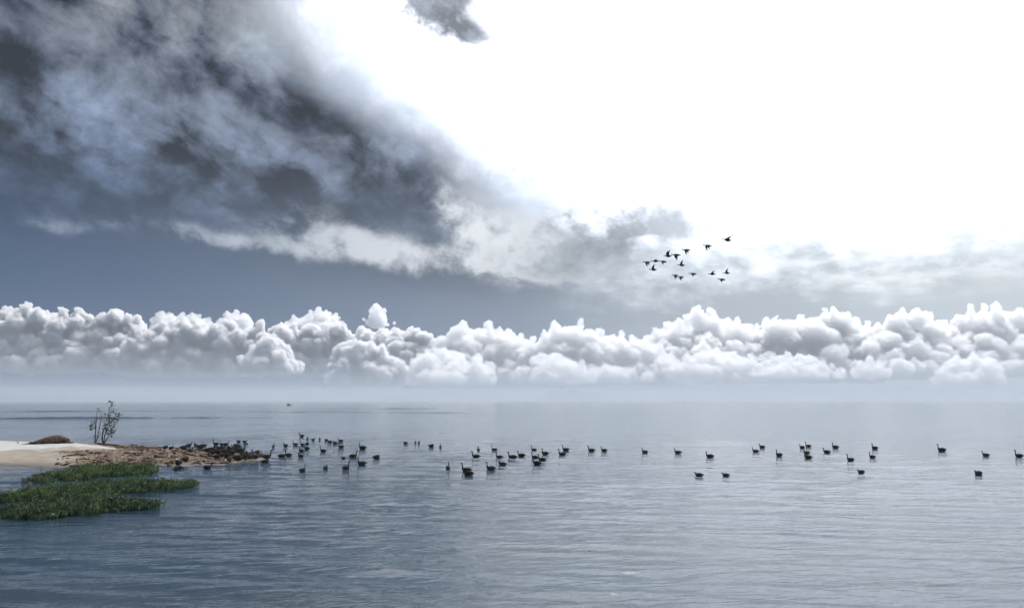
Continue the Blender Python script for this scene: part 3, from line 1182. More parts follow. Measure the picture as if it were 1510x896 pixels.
# ---- sticks
def build_stick(name, p0, p1, r, label, mat=M_STICK, sub=None):
    base = Vector(p0)
    d = Vector(p1) - base
    side = d.cross(Vector((0, 0, 1))).normalized()
    pts = [Vector((0, 0, 0)) + d * f + side * (0.05 * d.length * math.sin(f * 5)) for f in (0, .25, .5, .75, 1)]
    v, f = tube(pts, [r, r * 1.05, r * .9, r * .75, r * .4], 8, rough=.15)
    parts = [(v, f)]
    parts.append(tube([pts[2], pts[2] + side * 0.18 * d.length + Vector((0, 0, .06))], [r * .5, r * .2], 6))
    v, f = join(parts)
    o = mesh_obj(name, v, f, mat)
    o.location = base
    return tag(o, label, "stick")


a_ = on_spit(144, 654.5)
b_ = on_spit(172, 657.5)
build_stick("fallen_branch", a_ + Vector((0, 0, .08)), b_ + Vector((0, 0, .06)), 0.06, "fallen dark branch lying on the sand at the foot of the saplings")
a_ = at(25, 729)
build_stick("drift_stick", a_ + Vector((0, 0, -.05)), a_ + Vector((0.42, 0.1, 0.36)), 0.035, "dark stick slanting up out of the marsh plants by the left frame edge")
a_ = on_spit(90, 687.0)
build_stick("drift_stick", a_ + Vector((0, 0, .02)), a_ + Vector((0.45, 0.1, 0.16)), 0.05, "short dark drift stick at the water's edge behind the marsh plants")


# ------------------------------------------------------------------ marsh plants standing in the shallows
def mat_marsh():
    m, t, p = new_mat("marsh_leaf", (0.04, 0.06, 0.025), 0.6, 0.35)
    at_ = t.nodes.new('ShaderNodeAttribute')
    at_.attribute_name = "tone"
    sp = t.nodes.new('ShaderNodeSeparateColor')
    t.links.new(at_.outputs['Color'], sp.inputs[0])
    hue, age = Sk(t, sp.outputs[0]), Sk(t, sp.outputs[1])
    c = mixc(t, hue, (0.066, 0.114, 0.044), (0.115, 0.170, 0.034))
    c = mixc(t, age, c, (0.17, 0.19, 0.14))
    c = scalec(t, c, Sk(t, sp.outputs[2]))
    t.links.new(c, p.inputs['Base Color'])
    return m


M_MARSH = mat_marsh()
LOBES = [
    # outlines of the plants' feet, in photograph columns / rows at the waterline
    ([(36, 711), (60, 706), (92, 699), (112, 693), (160, 690), (225, 690), (238, 694), (228, 699), (190, 701), (150, 704), (100, 709), (60, 713)],
     "marsh plants of the rear patch, at the foot of the sand spit", 0.75, 0.28),
    ([(-30, 740), (-10, 737), (30, 731), (50, 727), (80, 724), (150, 716), (185, 713), (240, 714), (284, 715), (291, 718), (262, 721), (210, 726), (150, 735), (100, 739), (30, 742)],
     "marsh plants of the long middle patch reaching farthest right", 0.5, 0.28),
    ([(-30, 764), (-10, 757), (20, 752), (60, 748), (100, 745), (150, 743), (215, 742), (233, 744), (226, 750), (180, 753), (150, 756), (100, 762), (60, 767), (0, 764)],
     "marsh plants of the front patch, nearest the camera", 0.25, 0.24),
]


def build_marsh(outline, label, green, height, seed):
    rs = np.random.RandomState(seed)
    poly = np.array([[at(x, y).x, at(x, y).y] for x, y in outline])
    lo, hi = poly.min(0), poly.max(0)
    pts = []
    while sum(map(len, pts)) < 3400:
        q = rs.uniform(lo, hi, (4000, 2))
        d = inside_dist(q[:, 0], q[:, 1], poly) + 0.5 * fb2(q[:, 0] * 1.1, q[:, 1] * 0.8, seed, 3) + 0.25 * fb2(q[:, 0] * 4.0, q[:, 1] * 3.0, seed + 2, 2)
        k = (d > -0.6) & (rs.uniform(0, 1, len(q)) < np.clip(0.22 + d * 0.9, 0.012, 1) ** 1.3) & (fb2(q[:, 0] * 0.8, q[:, 1] * 0.8, seed + 5, 2) > -0.55)
        pts.append(np.concatenate([q[k], d[k][:, None]], 1))
    pts = np.concatenate(pts)[:3400]
    V, F, C, o = [], [], [], 0
    for (x, y, d) in pts:
        hmax = height * (0.62 + 0.38 * min(1, max(d, 0) / 0.6)) * (0.85 + 0.7 * mnoise.noise(Vector((x * 1.3, y * 1.3, seed)))) * rs.uniform(0.55, 1.3) * (1.5 if rs.uniform() < .07 else 1.0)
        hue = min(1, max(0, green + 0.35 * mnoise.noise(Vector((x * 0.7, y * 0.7, 3 + seed))) + rs.uniform(-.15, .15)))
        tone = float(np.clip(rs.normal(1.0 + 0.9 * mnoise.noise(Vector((x * 1.6, y * 2.4, 9 + seed))), .38), .3, 2.2))
        lean = rs.normal(0, 0.16, 2)
        nst = 3
        for s in range(nst):
            bx, by = x + rs.normal(0, .04), y + rs.normal(0, .04)
            h = hmax * rs.uniform(.7, 1.1)
            ln = lean + rs.normal(0, .18, 2)
            tp = np.array([bx + ln[0] * h, by + ln[1] * h, h])
            # stem blade
            a = rs.uniform(0, 3.14)
            w = .006
            wv = np.array([math.cos(a) * w, math.sin(a) * w, 0])
            b0 = np.array([bx, by, -.03])
            V += [b0 - wv, b0 + wv, tp]
            F.append((o, o + 1, o + 2))
            C += [(hue, 0.0, tone)] * 3
            o += 3
            for q in range(9):
                f = rs.uniform(.25, 1.0)
                c = b0 + (tp - b0) * f
                th = rs.uniform(0, 6.28)
                L = rs.uniform(.07, .15) * (1.15 - .4 * f)
                dv = np.array([math.cos(th) * .6, math.sin(th) * .6, rs.uniform(.7, 2.2)])
                dv /= np.linalg.norm(dv)
                sd = np.cross(dv, rs.normal(0, 1, 3))
                sd *= L * .12 / np.linalg.norm(sd)
                V += [c, c + dv * L * .55 + sd, c + dv * L, c + dv * L * .55 - sd]
                F += [(o, o + 1, o + 2), (o, o + 2, o + 3)]
                age = 1.0 if rs.uniform() < .05 else rs.uniform(0, .3)
                C += [(hue, age, tone)] * 4
                o += 4
    me = bpy.data.meshes.new("marsh_plants")
    me.from_pydata([tuple(v) for v in V], [], F)
    me.materials.append(M_MARSH)
    ca_ = me.color_attributes.new("tone", 'FLOAT_COLOR', 'POINT')
    cc = np.array([(h, a, t_, 1) for h, a, t_ in C], np.float32)
    ca_.data.foreach_set('color', cc.ravel())
    ob = bpy.data.objects.new("marsh_plants", me)
    col.objects.link(ob)
    tag(ob, label, "marsh plants", kind="stuff")
    return ob


for i_, (ol_, lb_, gr_, ht_) in enumerate(LOBES):
    build_marsh(ol_, lb_, gr_, ht_, 61 + i_)
# a few single sprigs out in the open water
# ------------------------------------------------------------------ birds
def mat_plumage():
    m, t, p = new_mat("plumage", (0.03, 0.025, 0.02), 0.85, 0.12)
    at_ = t.nodes.new('ShaderNodeAttribute')
    at_.attribute_name = "plumage"
    tcn = t.nodes.new('ShaderNodeTexCoord')
    n = fbm(t, tcn.outputs['Object'], 22.0, 3.0, 0.6)
    t.links.new(scalec(t, at_.outputs['Color'], 0.45 + n * 0.5), p.inputs['Base Color'])
    return m


M_PLUME = mat_plumage()
BODY = [(-0.43, 0.112, 0.022, 0.010, 0), (-0.37, 0.112, 0.055, 0.028, 0), (-0.28, 0.108, 0.105, 0.082, 0), (-0.15, 0.098, 0.150, 0.132, 0),
        (0.00, 0.092, 0.162, 0.152, 0), (0.12, 0.090, 0.148, 0.146, 4), (0.205, 0.102, 0.118, 0.122, 18)]


def loft(rings, S=14):
    V, F = [], []
    for (x, z, ry, rz, tl) in rings:
        c, s = math.cos(math.radians(tl)), math.sin(math.radians(tl))
        for k in range(S):
            th = 2 * math.pi * k / S
            u = rz * math.sin(th)
            V.append(Vector((x - s * u, ry * math.cos(th), z + c * u)))
    n = len(rings)
    for i in range(n - 1):
        for k in range(S):
            k2 = (k + 1) % S
            F.append((i * S + k, i * S + k2, (i + 1) * S + k2, (i + 1) * S + k))
    F.append(tuple(range(S))[::-1])
    F.append(tuple((n - 1) * S + k for k in range(S)))
    return V, F


def neck_up(h, fwd=0.0, nod=-6):
    """neck stretched up; h is the height of the head"""
    return [(x, z, ry * NK, rz * NK, t) for (x, z, ry, rz, t) in _neck_up(h, fwd, nod)]


NK = 1.12


def _neck_up(h, fwd, nod):
    k = (h - 0.14)
    return [(0.262 + fwd * .1, 0.135, 0.068, 0.070, 38), (0.292 + fwd * .25, 0.14 + k * .18, 0.053, 0.056, 66), (0.300 + fwd * .4, 0.14 + k * .40, 0.037, 0.039, 84),
            (0.300 + fwd * .6, 0.14 + k * .65, 0.031, 0.032, 90), (0.303 + fwd * .8, 0.14 + k * .86, 0.032, 0.034, 82), (0.322 + fwd, h - 0.002, 0.037, 0.040, 45),
            (0.352 + fwd, h + 0.010, 0.037, 0.037, 8), (0.385 + fwd, h + 0.004, 0.028, 0.027, nod), (0.408 + fwd, h - 0.004, 0.019, 0.017, nod),
            (0.432 + fwd, h - 0.009, 0.015, 0.010, nod), (0.455 + fwd, h - 0.014, 0.010, 0.005, nod)]


def neck_tucked():
    return [(0.240, 0.135, 0.092, 0.085, 55), (0.235, 0.185, 0.065, 0.062, 100), (0.195, 0.222, 0.046, 0.046, 150), (0.140, 0.240, 0.040, 0.040, 176),
            (0.095, 0.238, 0.038, 0.038, 184), (0.060, 0.226, 0.030, 0.028, 195), (0.030, 0.214, 0.018, 0.014, 200), (0.005, 0.206, 0.010, 0.006, 200)]


def neck_down():
    return [(0.258, 0.105, 0.080, 0.085, 10), (0.300, 0.100, 0.053, 0.056, -20), (0.350, 0.075, 0.037, 0.039, -32), (0.400, 0.040, 0.032, 0.033, -38),
            (0.440, 0.008, 0.034, 0.036, -30), (0.475, -0.008, 0.036, 0.036, -16), (0.505, -0.018, 0.027, 0.026, -16), (0.535, -0.028, 0.015, 0.011, -16), (0.556, -0.034, 0.009, 0.005, -16)]


def neck_short():
    """duck: head close to the body"""
    return [(0.262, 0.128, 0.085, 0.085, 35), (0.290, 0.165, 0.056, 0.058, 62), (0.302, 0.205, 0.045, 0.047, 78), (0.318, 0.245, 0.047, 0.050, 52),
            (0.348, 0.262, 0.046, 0.046, 8), (0.385, 0.256, 0.033, 0.032, -8), (0.410, 0.245, 0.022, 0.016, -8), (0.445, 0.238, 0.020, 0.009, -6), (0.470, 0.236, 0.012, 0.005, -4)]


def colour(co, kind, lift=0.0):
    x, y, z = co[:, 0], co[:, 1], co[:, 2] - lift
    c = np.tile(np.array([0.036, 0.029, 0.023]), (len(co), 1))
    c[(z < 0.06)] = (0.060, 0.050, 0.040)
    if kind == 'fly':
        c[:] = (0.028, 0.023, 0.020)
        c[(np.abs(y) < .05) & (x > .24)] = (0.010, 0.010, 0.011)
        return c
    breast = (x > 0.16) & (z < 0.16)
    c[breast] = (0.085, 0.070, 0.055)
    rump = (x < -0.24) & (z < 0.10)
    c[rump] = (0.22, 0.21, 0.20)
    if kind in ('goose', 'down'):
        neck = ((z > 0.175) & (x > 0.15)) if kind == 'goose' else (x > 0.30)
        c[neck] = (0.011, 0.011, 0.012)
    elif kind == 'tuck':
        c[(z > 0.19) & (np.abs(y) < .06)] = (0.014, 0.013, 0.013)
    elif kind == 'duck':
        c[(z > 0.18) & (x > 0.2)] = (0.018, 0.022, 0.018)
    return c


def bird_mesh(name, parts, kind, lift=0.0, remesh=None, smooth=True):
    V, F = join(parts)
    me = bpy.data.meshes.new(name)
    me.from_pydata([tuple(v) for v in V], [], F)
    me.update()
    if remesh:
        ob = bpy.data.objects.new("t", me)
        col.objects.link(ob)
        md = ob.modifiers.new("r", 'REMESH')
        md.mode = 'VOXEL'
        md.voxel_size = remesh
        sm = ob.modifiers.new("s", 'SMOOTH')
        sm.iterations = 2
        m2 = bpy.data.meshes.new_from_object(ob.evaluated_get(bpy.context.evaluated_depsgraph_get()))
        bpy.data.objects.remove(ob)
        bpy.data.meshes.remove(me)
        me = m2
        me.name = name
    n = len(me.vertices)
    co = np.empty(n * 3)
    me.vertices.foreach_get('co', co)
    co = co.reshape(-1, 3)
    c = colour(co, kind, lift)
    ca_ = me.color_attributes.new("plumage", 'FLOAT_COLOR', 'POINT')
    ca_.data.foreach_set('color', np.concatenate([c, np.ones((n, 1))], 1).astype(np.float32).ravel())
    me.materials.clear()
    me.materials.append(M_PLUME)
    me.polygons.foreach_set('use_smooth', [True] * len(me.polygons))
    me.update()
    return me


def legs(lift):
    out_ = []
    for s in (-1, 1):
        y = s * 0.055
        out_.append(tube([(-0.01, y, lift + 0.02), (-0.025, y, lift * 0.55), (0.0, y, 0.02), (0.005, y, 0.008)], [0.030, 0.014, 0.012, 0.016], 8))
        for a in (-0.5, 0, 0.5):
            out_.append(tube([(0.0, y, 0.010), (0.085 * math.cos(a), y + 0.085 * math.sin(a), 0.008)], [0.012, 0.008], 6))
    return out_


def up_(rings, dz):
    return [(x, z + dz, a, b, t) for (x, z, a, b, t) in rings]


def wing(side, inner, outer, sweep=0.0):
    """one wing as a loft of thin chord sections from the shoulder to the tip"""
    sec = [(0.00, 0.235, 0.030, 0.02), (0.14, 0.235, 0.024, 0.035), (0.28, 0.215, 0.020, 0.05), (0.42, 0.175, 0.016, 0.02), (0.56, 0.125, 0.013, -0.04), (0.66, 0.075, 0.011, -0.09), (0.72, 0.025, 0.009, -0.13)]
    V, F, S = [], [], 10
    y, z, ps = 0.05, 0.03, 0.0
    for i, (s, ch, th, xo) in enumerate(sec):
        s, ch, th = s * .74, ch * 1.1, th * 1.3
        a = math.radians(inner if s <= 0.21 else outer)
        y += math.cos(a) * (s - ps)
        z += math.sin(a) * (s - ps)
        ps = s
        na = (-math.sin(a), math.cos(a))
        for k in range(S):
            q = 2 * math.pi * k / S
            u = th * 0.75 * math.sin(q)
            V.append(Vector((0.02 + xo + sweep * s + ch * 0.5 * math.cos(q), side * (y + na[0] * u), z + na[1] * u)))
    for i in range(len(sec) - 1):
        for k in range(S):
            k2 = (k + 1) % S
            f = (i * S + k, i * S + k2, (i + 1) * S + k2, (i + 1) * S + k)
            F.append(f if side > 0 else f[::-1])
    F.append(tuple(range(S))[::-1] if side > 0 else tuple(range(S)))
    e = tuple((len(sec) - 1) * S + k for k in range(S))
    F.append(e if side > 0 else e[::-1])
    return V, F


_FB = [(-0.40, 0.010, 0.050, 0.006, 0), (-0.32, 0.006, 0.052, 0.018, 0), (-0.22, 0.0, 0.070, 0.050, 0), (-0.08, -0.004, 0.092, 0.082, 0), (0.06, -0.002, 0.092, 0.086, 0),
            (0.16, 0.006, 0.070, 0.066, 0), (0.23, 0.016, 0.043, 0.042, 8), (0.31, 0.026, 0.030, 0.030, 6), (0.40, 0.034, 0.027, 0.027, 4), (0.46, 0.038, 0.032, 0.032, 0),
            (0.50, 0.038, 0.033, 0.032, -4), (0.535, 0.032, 0.024, 0.022, -6), (0.565, 0.028, 0.014, 0.010, -4), (0.59, 0.026, 0.009, 0.005, 0)]
FLY_BODY = [(x * (.92 if x > .2 else 1), z, ry * 1.25, rz * 1.32, t) for (x, z, ry, rz, t) in _FB]

LIFT = 0.19
MESH = {
    'tall': bird_mesh("goose_body", [loft(BODY + neck_up(0.455))], 'goose'),
    'mid': bird_mesh("goose_body", [loft(BODY + neck_up(0.385, 0.012))], 'goose'),
    'medium': bird_mesh("goose_body", [loft(BODY + neck_up(0.425, 0.03, -12))], 'goose'),
    'lean': bird_mesh("goose_body", [loft(BODY + neck_up(0.43, -0.045, -2))], 'goose'),
    'tuck': bird_mesh("goose_body", [loft(BODY + neck_tucked())], 'tuck'),
    'down': bird_mesh("goose_body", [loft(BODY + neck_down())], 'down'),
    'duck': bird_mesh("duck_body", [loft(BODY + neck_short())], 'duck'),
    's_tall': bird_mesh("goose_body", [loft(up_(BODY + neck_up(0.45), LIFT))] + legs(LIFT), 'goose', LIFT, remesh=0.0085),
    's_mid': bird_mesh("goose_body", [loft(up_(BODY + neck_up(0.36, 0.02), LIFT))] + legs(LIFT), 'goose', LIFT, remesh=0.0085),
    's_tuck': bird_mesh("goose_body", [loft(up_(BODY + neck_tucked(), LIFT))] + legs(LIFT), 'tuck', LIFT, remesh=0.0085),
    's_down': bird_mesh("goose_body", [loft(up_(BODY + neck_down(), LIFT * .9))] + legs(LIFT * .9), 'down', LIFT * .9, remesh=0.0085),
    'f_up': bird_mesh("flying_bird_body", [loft(FLY_BODY), wing(1, 62, 74), wing(-1, 62, 74)], 'fly', remesh=0.0095),
    'f_upback': bird_mesh("flying_bird_body", [loft(FLY_BODY), wing(1, 44, 22, -.35), wing(-1, 44, 22, -.35)], 'fly', remesh=0.0095),
    'f_level': bird_mesh("flying_bird_body", [loft(FLY_BODY), wing(1, 26, -4, -.1), wing(-1, 26, -4, -.1)], 'fly', remesh=0.0095),
    'f_down': bird_mesh("flying_bird_body", [loft(FLY_BODY), wing(1, -28, -62), wing(-1, -28, -62)], 'fly', remesh=0.0095),
    'f_low': bird_mesh("flying_bird_body", [loft(FLY_BODY), wing(1, -12, -40, -.1), wing(-1, -12, -40, -.1)], 'fly', remesh=0.0095),
}
WIDTH = {'tall': .82, 'mid': .83, 'lean': .78, 'tuck': .66, 'down': .95, 'duck': .87}
_rb = random.Random(77)


def put_bird(mesh, loc, yaw, scale, name, label, cat, group):
    o = bpy.data.objects.new(name, MESH[mesh])
    col.objects.link(o)
    o.location = loc
    o.rotation_euler = (0, 0, math.radians(yaw))
    o.scale = (scale * 0.9, scale, scale * (1.14 if mesh[0] != 'f' else 1.0))
    return tag(o, label, cat, group)


LEFT, RIGHT = 180, 0
GR_W = "geese and ducks floating on the water"
GR_S = "geese crowded on and beside the sand spit"
# column, row of the waterline, pose, heading (degrees, 180 = left), apparent size 1 = a goose of that distance, label
SWIM = [
    # ---- cluster nearest the spit, on the left
    (403, 659, 'mid', 95, .85, "end-on goose alone in the gap between the spit tip and the left water flock"),
    (421.4, 657.5, 'tall', LEFT, .92, "goose with upright neck at the left of the left flock's third row"),
    (435.7, 656, 'tall', LEFT, .92, "goose right behind the leftmost upright goose of the left flock"),
    (445, 643.5, 'tall', LEFT, 1.15, "farthest goose of the left flock, topmost in the picture"),
    (453.3, 647.5, 'mid', 92, .85, "end-on goose just right of and below the topmost goose of the left flock"),
    (461.6, 648.7, 'mid', 20, .78, "small goose facing right in the left flock's far row"),
    (471.4, 648.3, 'tall', 110, .88, "slim end-on goose at the right of the left flock's far row"),
    (481, 649.5, 'tuck', 150, .8, "goose with its head tucked, left of the tight knot at the flock's far right"),
    (486.5, 652, 'mid', 175, .95, "second goose of the tight knot at the far right of the left flock"),
    (494, 654.3, 'tuck', LEFT, 1.0, "round-backed goose low in the tight knot at the left flock's far right"),
    (502.5, 651, 'mid', LEFT, 1.05, "topmost goose of the tight knot at the left flock's far right"),
    (503, 660, 'mid', LEFT, 1.1, "goose by itself just below the tight knot at the left flock's far right"),
    (446, 656.5, 'tall', 165, .9, "front goose of the overlapping pair in the centre of the left flock"),
    (452.7, 655, 'tuck', 170, .8, "round-backed goose behind the overlapping pair in the centre of the left flock"),
    (444.6, 665.5, 'tall', LEFT, 1.0, "goose stretching its neck below the centre of the left flock"),
    (452.5, 662.3, 'mid', LEFT, 1.0, "low goose half hidden behind the long-necked one in the left flock"),
    (443.5, 673.5, 'mid', 165, .85, "small goose nearest below the long-necked pair in the left flock"),
    (476.5, 665.7, 'tall', LEFT, .98, "upright goose on its own at the right of the left flock"),
    (415.6, 673.8, 'mid', RIGHT, 1.08, "goose facing right, close to the spit tip, left one of a touching pair"),
    (425.5, 672, 'tall', LEFT, 1.0, "goose facing left, right one of the touching pair near the spit tip"),
    (446, 695, 'lean', 60, .95, "lone goose sitting deep in the water, lowest on the left of the left flock"),
    (480, 691.5, 'tuck', 80, 1.0, "plump goose seen from behind, lowest but two of the left flock"),
    (510, 692, 'tall', 65, 1.15, "big goose facing the shore, right of the plump one seen from behind"),
    (506.5, 676, 'duck', LEFT, .72, "tiny duck above the big goose that faces the shore"),
    (520.6, 674, 'tall', RIGHT, 1.25, "large goose facing right beside the tiny duck"),
    (534.5, 661.5, 'lean', LEFT, 1.2, "goose leaning its long neck back, far right of the left flock"),
    (533.6, 685, 'tall', LEFT, 1.1, "upright goose below and right of the large goose facing right"),
    (555, 675.7, 'tuck', 10, 1.05, "goose with its head on its back at the left flock's right-hand end"),
    # ---- stragglers in the gap
    (598, 653.8, 'tuck', LEFT, .88, "sleeping goose leftmost of the five far stragglers"),
    (612.5, 653, 'mid', 100, .8, "left one of the two touching far stragglers"),
    (617.5, 653.3, 'mid', 80, .8, "right one of the two touching far stragglers"),
    (636, 658.5, 'tuck', RIGHT, 1.05, "low sleeping goose fourth of the five far stragglers"),
    (649.5, 659.5, 'mid', 95, .9, "slim end-on goose rightmost of the five far stragglers"),
    (660.6, 691.5, 'mid', 85, 1.0, "lone round goose seen end-on, left of the two overlapping geese"),
    # ---- middle flock
    (705.5, 663.8, 'mid', 95, .95, "end-on goose at the top left of the middle flock"),
    (729, 664, 'tall', LEFT, .95, "small goose second in the middle flock's top row"),
    (702, 674.5, 'tall', LEFT, 1.12, "leftmost side-on goose of the middle flock"),
    (688, 695, 'tall', 175, 1.1, "long-necked goose, rear one of the two overlapping geese at the flock's lower left"),
    (691, 700.5, 'tuck', LEFT, 1.15, "nearest goose of the middle flock, head down in front of the long-necked one"),
    (724, 692.5, 'tall', LEFT, 1.1, "upright goose right of the two overlapping geese"),
    (741, 686, 'tall', LEFT, 1.05, "upright goose in the middle flock's second lowest place"),
    (736.5, 675.5, 'tall', LEFT, 1.02, "goose straight above the second lowest of the middle flock"),
    (756, 675.8, 'tall', LEFT, 1.22, "long-bodied goose in the centre of the middle flock"),
    (769, 673, 'mid', LEFT, 1.1, "goose tailing the long-bodied one in the middle flock's centre"),
    (787.5, 664.3, 'tall', LEFT, .98, "goose at the top of the middle flock, above the knot of three"),
    (804, 670, 'tall', LEFT, 1.08, "goose just right of and above the knot of three"),
    (789, 675.5, 'tall', LEFT, 1.0, "upper goose of the knot of three at the middle flock's right"),
    (799.5, 679.2, 'tall', LEFT, 1.08, "right goose of the knot of three at the middle flock's right"),
    (792, 684.7, 'tall', LEFT, 1.08, "lowest goose of the knot of three at the middle flock's right"),
    (829, 671, 'tall', LEFT, 1.1, "lower goose of the pair right of the knot of three"),
    (834.5, 664.3, 'tall', LEFT, 1.15, "upper goose of the pair right of the knot of three"),
    (872.3, 665.3, 'tall', LEFT, 1.15, "goose swimming ahead, left of two in line right of the middle flock"),
    (891, 665, 'mid', LEFT, 1.02, "short-necked goose following, right of two in line right of the middle flock"),
    # ---- right-hand geese
    (951, 667.5, 'mid', LEFT, 1.05, "single goose midway between the middle flock and the right group, the left one"),
    (1000, 668.3, 'mid', LEFT, 1.1, "single goose midway between the middle flock and the right group, the right one"),
    (1047, 674.3, 'mid', LEFT, 1.2, "dark thickset goose by itself, just left of the right group"),
    (1114.4, 666.5, 'tall', LEFT, 1.05, "lower left goose of the pair at the left of the right group"),
    (1124, 660.2, 'mid', LEFT, 1.1, "upper right goose of the pair at the left of the right group"),
    (1149, 672.3, 'lean', LEFT, 1.15, "goose leaning back with neck drawn up, under the right group's pairs"),
    (1183, 660.2, 'mid', LEFT, .9, "small goose ahead of another in the right group's far row"),
    (1192, 658.8, 'tall', LEFT, 1.08, "farthest goose of the right group, overlapping the small one ahead"),
    (1189.5, 669, 'tall', LEFT, 1.05, "upper goose of the stacked two in the right group"),
    (1192, 675.5, 'tuck', 160, 1.0, "dark hunched goose under another, nearest of the stacked two"),
    (1219.5, 667.4, 'mid', LEFT, 1.05, "goose between the stacked two and the right group's right-hand geese"),
    (1232, 660.3, 'tall', LEFT, 1.1, "far goose above and right of the one between"),
    (1254.4, 679.3, 'tall', LEFT, 1.05, "near goose at the lower right of the right group"),
    (1290.3, 661.8, 'tall', LEFT, 1.15, "far goose of the pair one above the other on the right"),
    (1286.7, 674.8, 'lean', 130, .95, "upright foreshortened goose, lower of the pair one above the other"),
    (1389, 664.8, 'tall', LEFT, 1.3, "largest goose on the right, alone between the right group and the frame edge"),
    (1454, 672, 'mid', 165, .95, "small short-necked goose between the large one and the right edge"),
    (1503, 673.7, 'tall', LEFT, 1.2, "goose cut off by the right edge of the frame"),
    # ---- ducks nearer the shore
    (1031, 702, 'duck', LEFT, .95, "left one of the two ducks swimming nearer the shore"),
    (1070.5, 701.8, 'duck', LEFT, .85, "right one of the two ducks swimming nearer the shore"),
    (1270, 697.4, 'duck', LEFT, 1.0, "low duck swimming below the right group"),
    (1443, 699.6, 'duck', LEFT, 1.12, "low duck at the lower right, nearest the right frame edge"),
    # ---- water behind the spit
    (279, 657, 'tall', RIGHT, .95, "goose facing right on the water just beyond the spit's crest"),
    (288.5, 656.5, 'mid', 160, .8, "small goose nose to nose with the right-facing one beyond the spit"),
    (302, 657.3, 'tall', 170, .8, "third goose from the left on the water beyond the spit"),
    (318.5, 655.5, 'tall', LEFT, 1.05, "goose with upright neck above the crowd on the spit"),
    (327.5, 656, 'mid', LEFT, .95, "left goose of the crossed pair beyond the spit"),
    (333, 656, 'tall', RIGHT, .95, "right goose of the crossed pair beyond the spit"),
    (352, 651.5, 'duck', LEFT, .95, "left one of two low ducks tail to tail beyond the spit tip"),
    (360.5, 651.8, 'duck', RIGHT, .95, "right one of two low ducks tail to tail beyond the spit tip"),
    (364.5, 654.3, 'tuck', 100, .6, "small hunched duck just under the two ducks tail to tail"),
    # ---- shallows in front of the spit
    (306, 691, 'mid', RIGHT, 1.0, "goose facing right in the shallows in front of the spit"),
    (259, 692.5, 'tuck', 150, .85, "hunched goose in the shallows by the rear marsh patch"),
    (265, 690.5, 'down', 10, .75, "goose dipping its bill, touching the hunched one by the marsh patch"),
    (391, 682.5, 'tuck', 20, 1.05, "dark goose floating right at the spit tip with another behind it"),
]
for (px, py, pose, hd, sz, lab) in SWIM:
    p = at(px, py)
    duck = pose == 'duck' or 'duck' in lab
    yaw = hd + (_rb.uniform(-26, 26) if hd in (LEFT, RIGHT) else 0)
    p.z = 0.0
    if pose == 'tall' and not any(w_ in lab for w_ in ('upright', 'neck')) and _rb.random() < 0.6:
        pose = _rb.choice(('mid', 'lean', 'medium'))
    put_bird(pose, p, yaw, sz * (0.64 if duck else 0.71) * _rb.uniform(.97, 1.03), "duck" if duck else "goose", lab, "duck" if duck else "goose", GR_W)

CROWD = "dark goose standing in the tight crowd on the spit tip"
STAND = [
    (271, 662.5, 'tuck', 10, .95, "goose lying on the crest at the left end of the crowd"),
    (280, 669, 's_mid', 60, .75, "goose standing on the litter right under the right-facing swimmer"),
    (295, 664.5, 's_tuck', 20, .95, "hunched goose on the crest between the crowd and the swimmers"),
    (273, 680, 'tuck', 30, .8, "dark goose resting on the litter in the middle of the spit"),
    (263, 685.5, 'tuck', 160, .8, "dark goose resting at the spit's front water edge by the marsh"),
    (244, 661.5, 'tuck', 0, .7, "left one of two geese lying on the back crest of the spit"),
    (252, 663, 'tuck', 170, .65, "right one of two geese lying on the back crest of the spit"),
    (306, 669.5, 's_tuck', 10, .9, CROWD), (316, 668.5, 's_mid', 100, .9, CROWD), (321, 672, 's_mid', 170, .9, CROWD), (326, 667, 's_mid', 10, .95, CROWD),
    (331, 671.5, 's_mid', 20, .95, CROWD), (337, 668.5, 's_tuck', 120, .95, CROWD), (341, 673, 's_mid', 5, .95, CROWD), (313, 672.5, 's_down', 200, .8, CROWD),
    (347, 668, 's_mid', 170, .95, CROWD), (326, 676.5, 's_down', 190, .85, CROWD), (335, 678, 's_tuck', 150, .9, CROWD), (344, 665.5, 's_tuck', 15, .8, CROWD),
    (319, 665, 's_mid', 150, .75, CROWD), (343, 670, 's_mid', 170, .9, CROWD), (360, 679.5, 's_mid', 160, .9, CROWD), (372, 674.5, 's_mid', 110, .85, CROWD), (355, 667, 's_tuck', 140, .8, CROWD), (379, 671.5, 's_tuck', 60, .75, CROWD), (320, 678.5, 's_tuck', 10, .8, CROWD), (308, 675, 's_tuck', 120, .75, CROWD), (311, 666, 's_down', 10, .75, CROWD), (337, 663.8, 's_tuck', 90, .75, CROWD),
    (349, 664.5, 's_tuck', LEFT, 1.05, "long low goose lying along the back of the crowd"),
    (354.5, 671, 's_tall', RIGHT, 1.05, "goose with raised neck facing right, tallest in the crowd"),
    (338, 683.5, 's_mid', 95, 1.0, "goose wading at the front of the crowd, over its own reflection"),
    (351, 682.5, 's_down', RIGHT, 1.1, "goose bending to feed at the front of the crowd"),
    (361, 675.5, 's_tuck', 60, .95, "round-backed goose standing just right of the tallest one in the crowd"),
    (368.5, 680, 's_tuck', 95, 1.15, "big round goose seen from behind, wading on thin legs"),
    (376.5, 679.5, 's_mid', 70, .95, "goose wading between the big round one and the spit tip"),
    (383.5, 674, 'mid', 90, .8, "small goose half hidden behind the waders near the tip"),
    (393, 680, 's_tall', 30, .95, "upright goose standing last at the very tip of the spit"),
]
POSES = {'s_tuck': "dark goose with its head tucked back, deep in the tight crowd on the spit", 's_mid': "dark goose with its head up, deep in the tight crowd on the spit",
         's_down': "dark goose bending its neck down, deep in the tight crowd on the spit"}
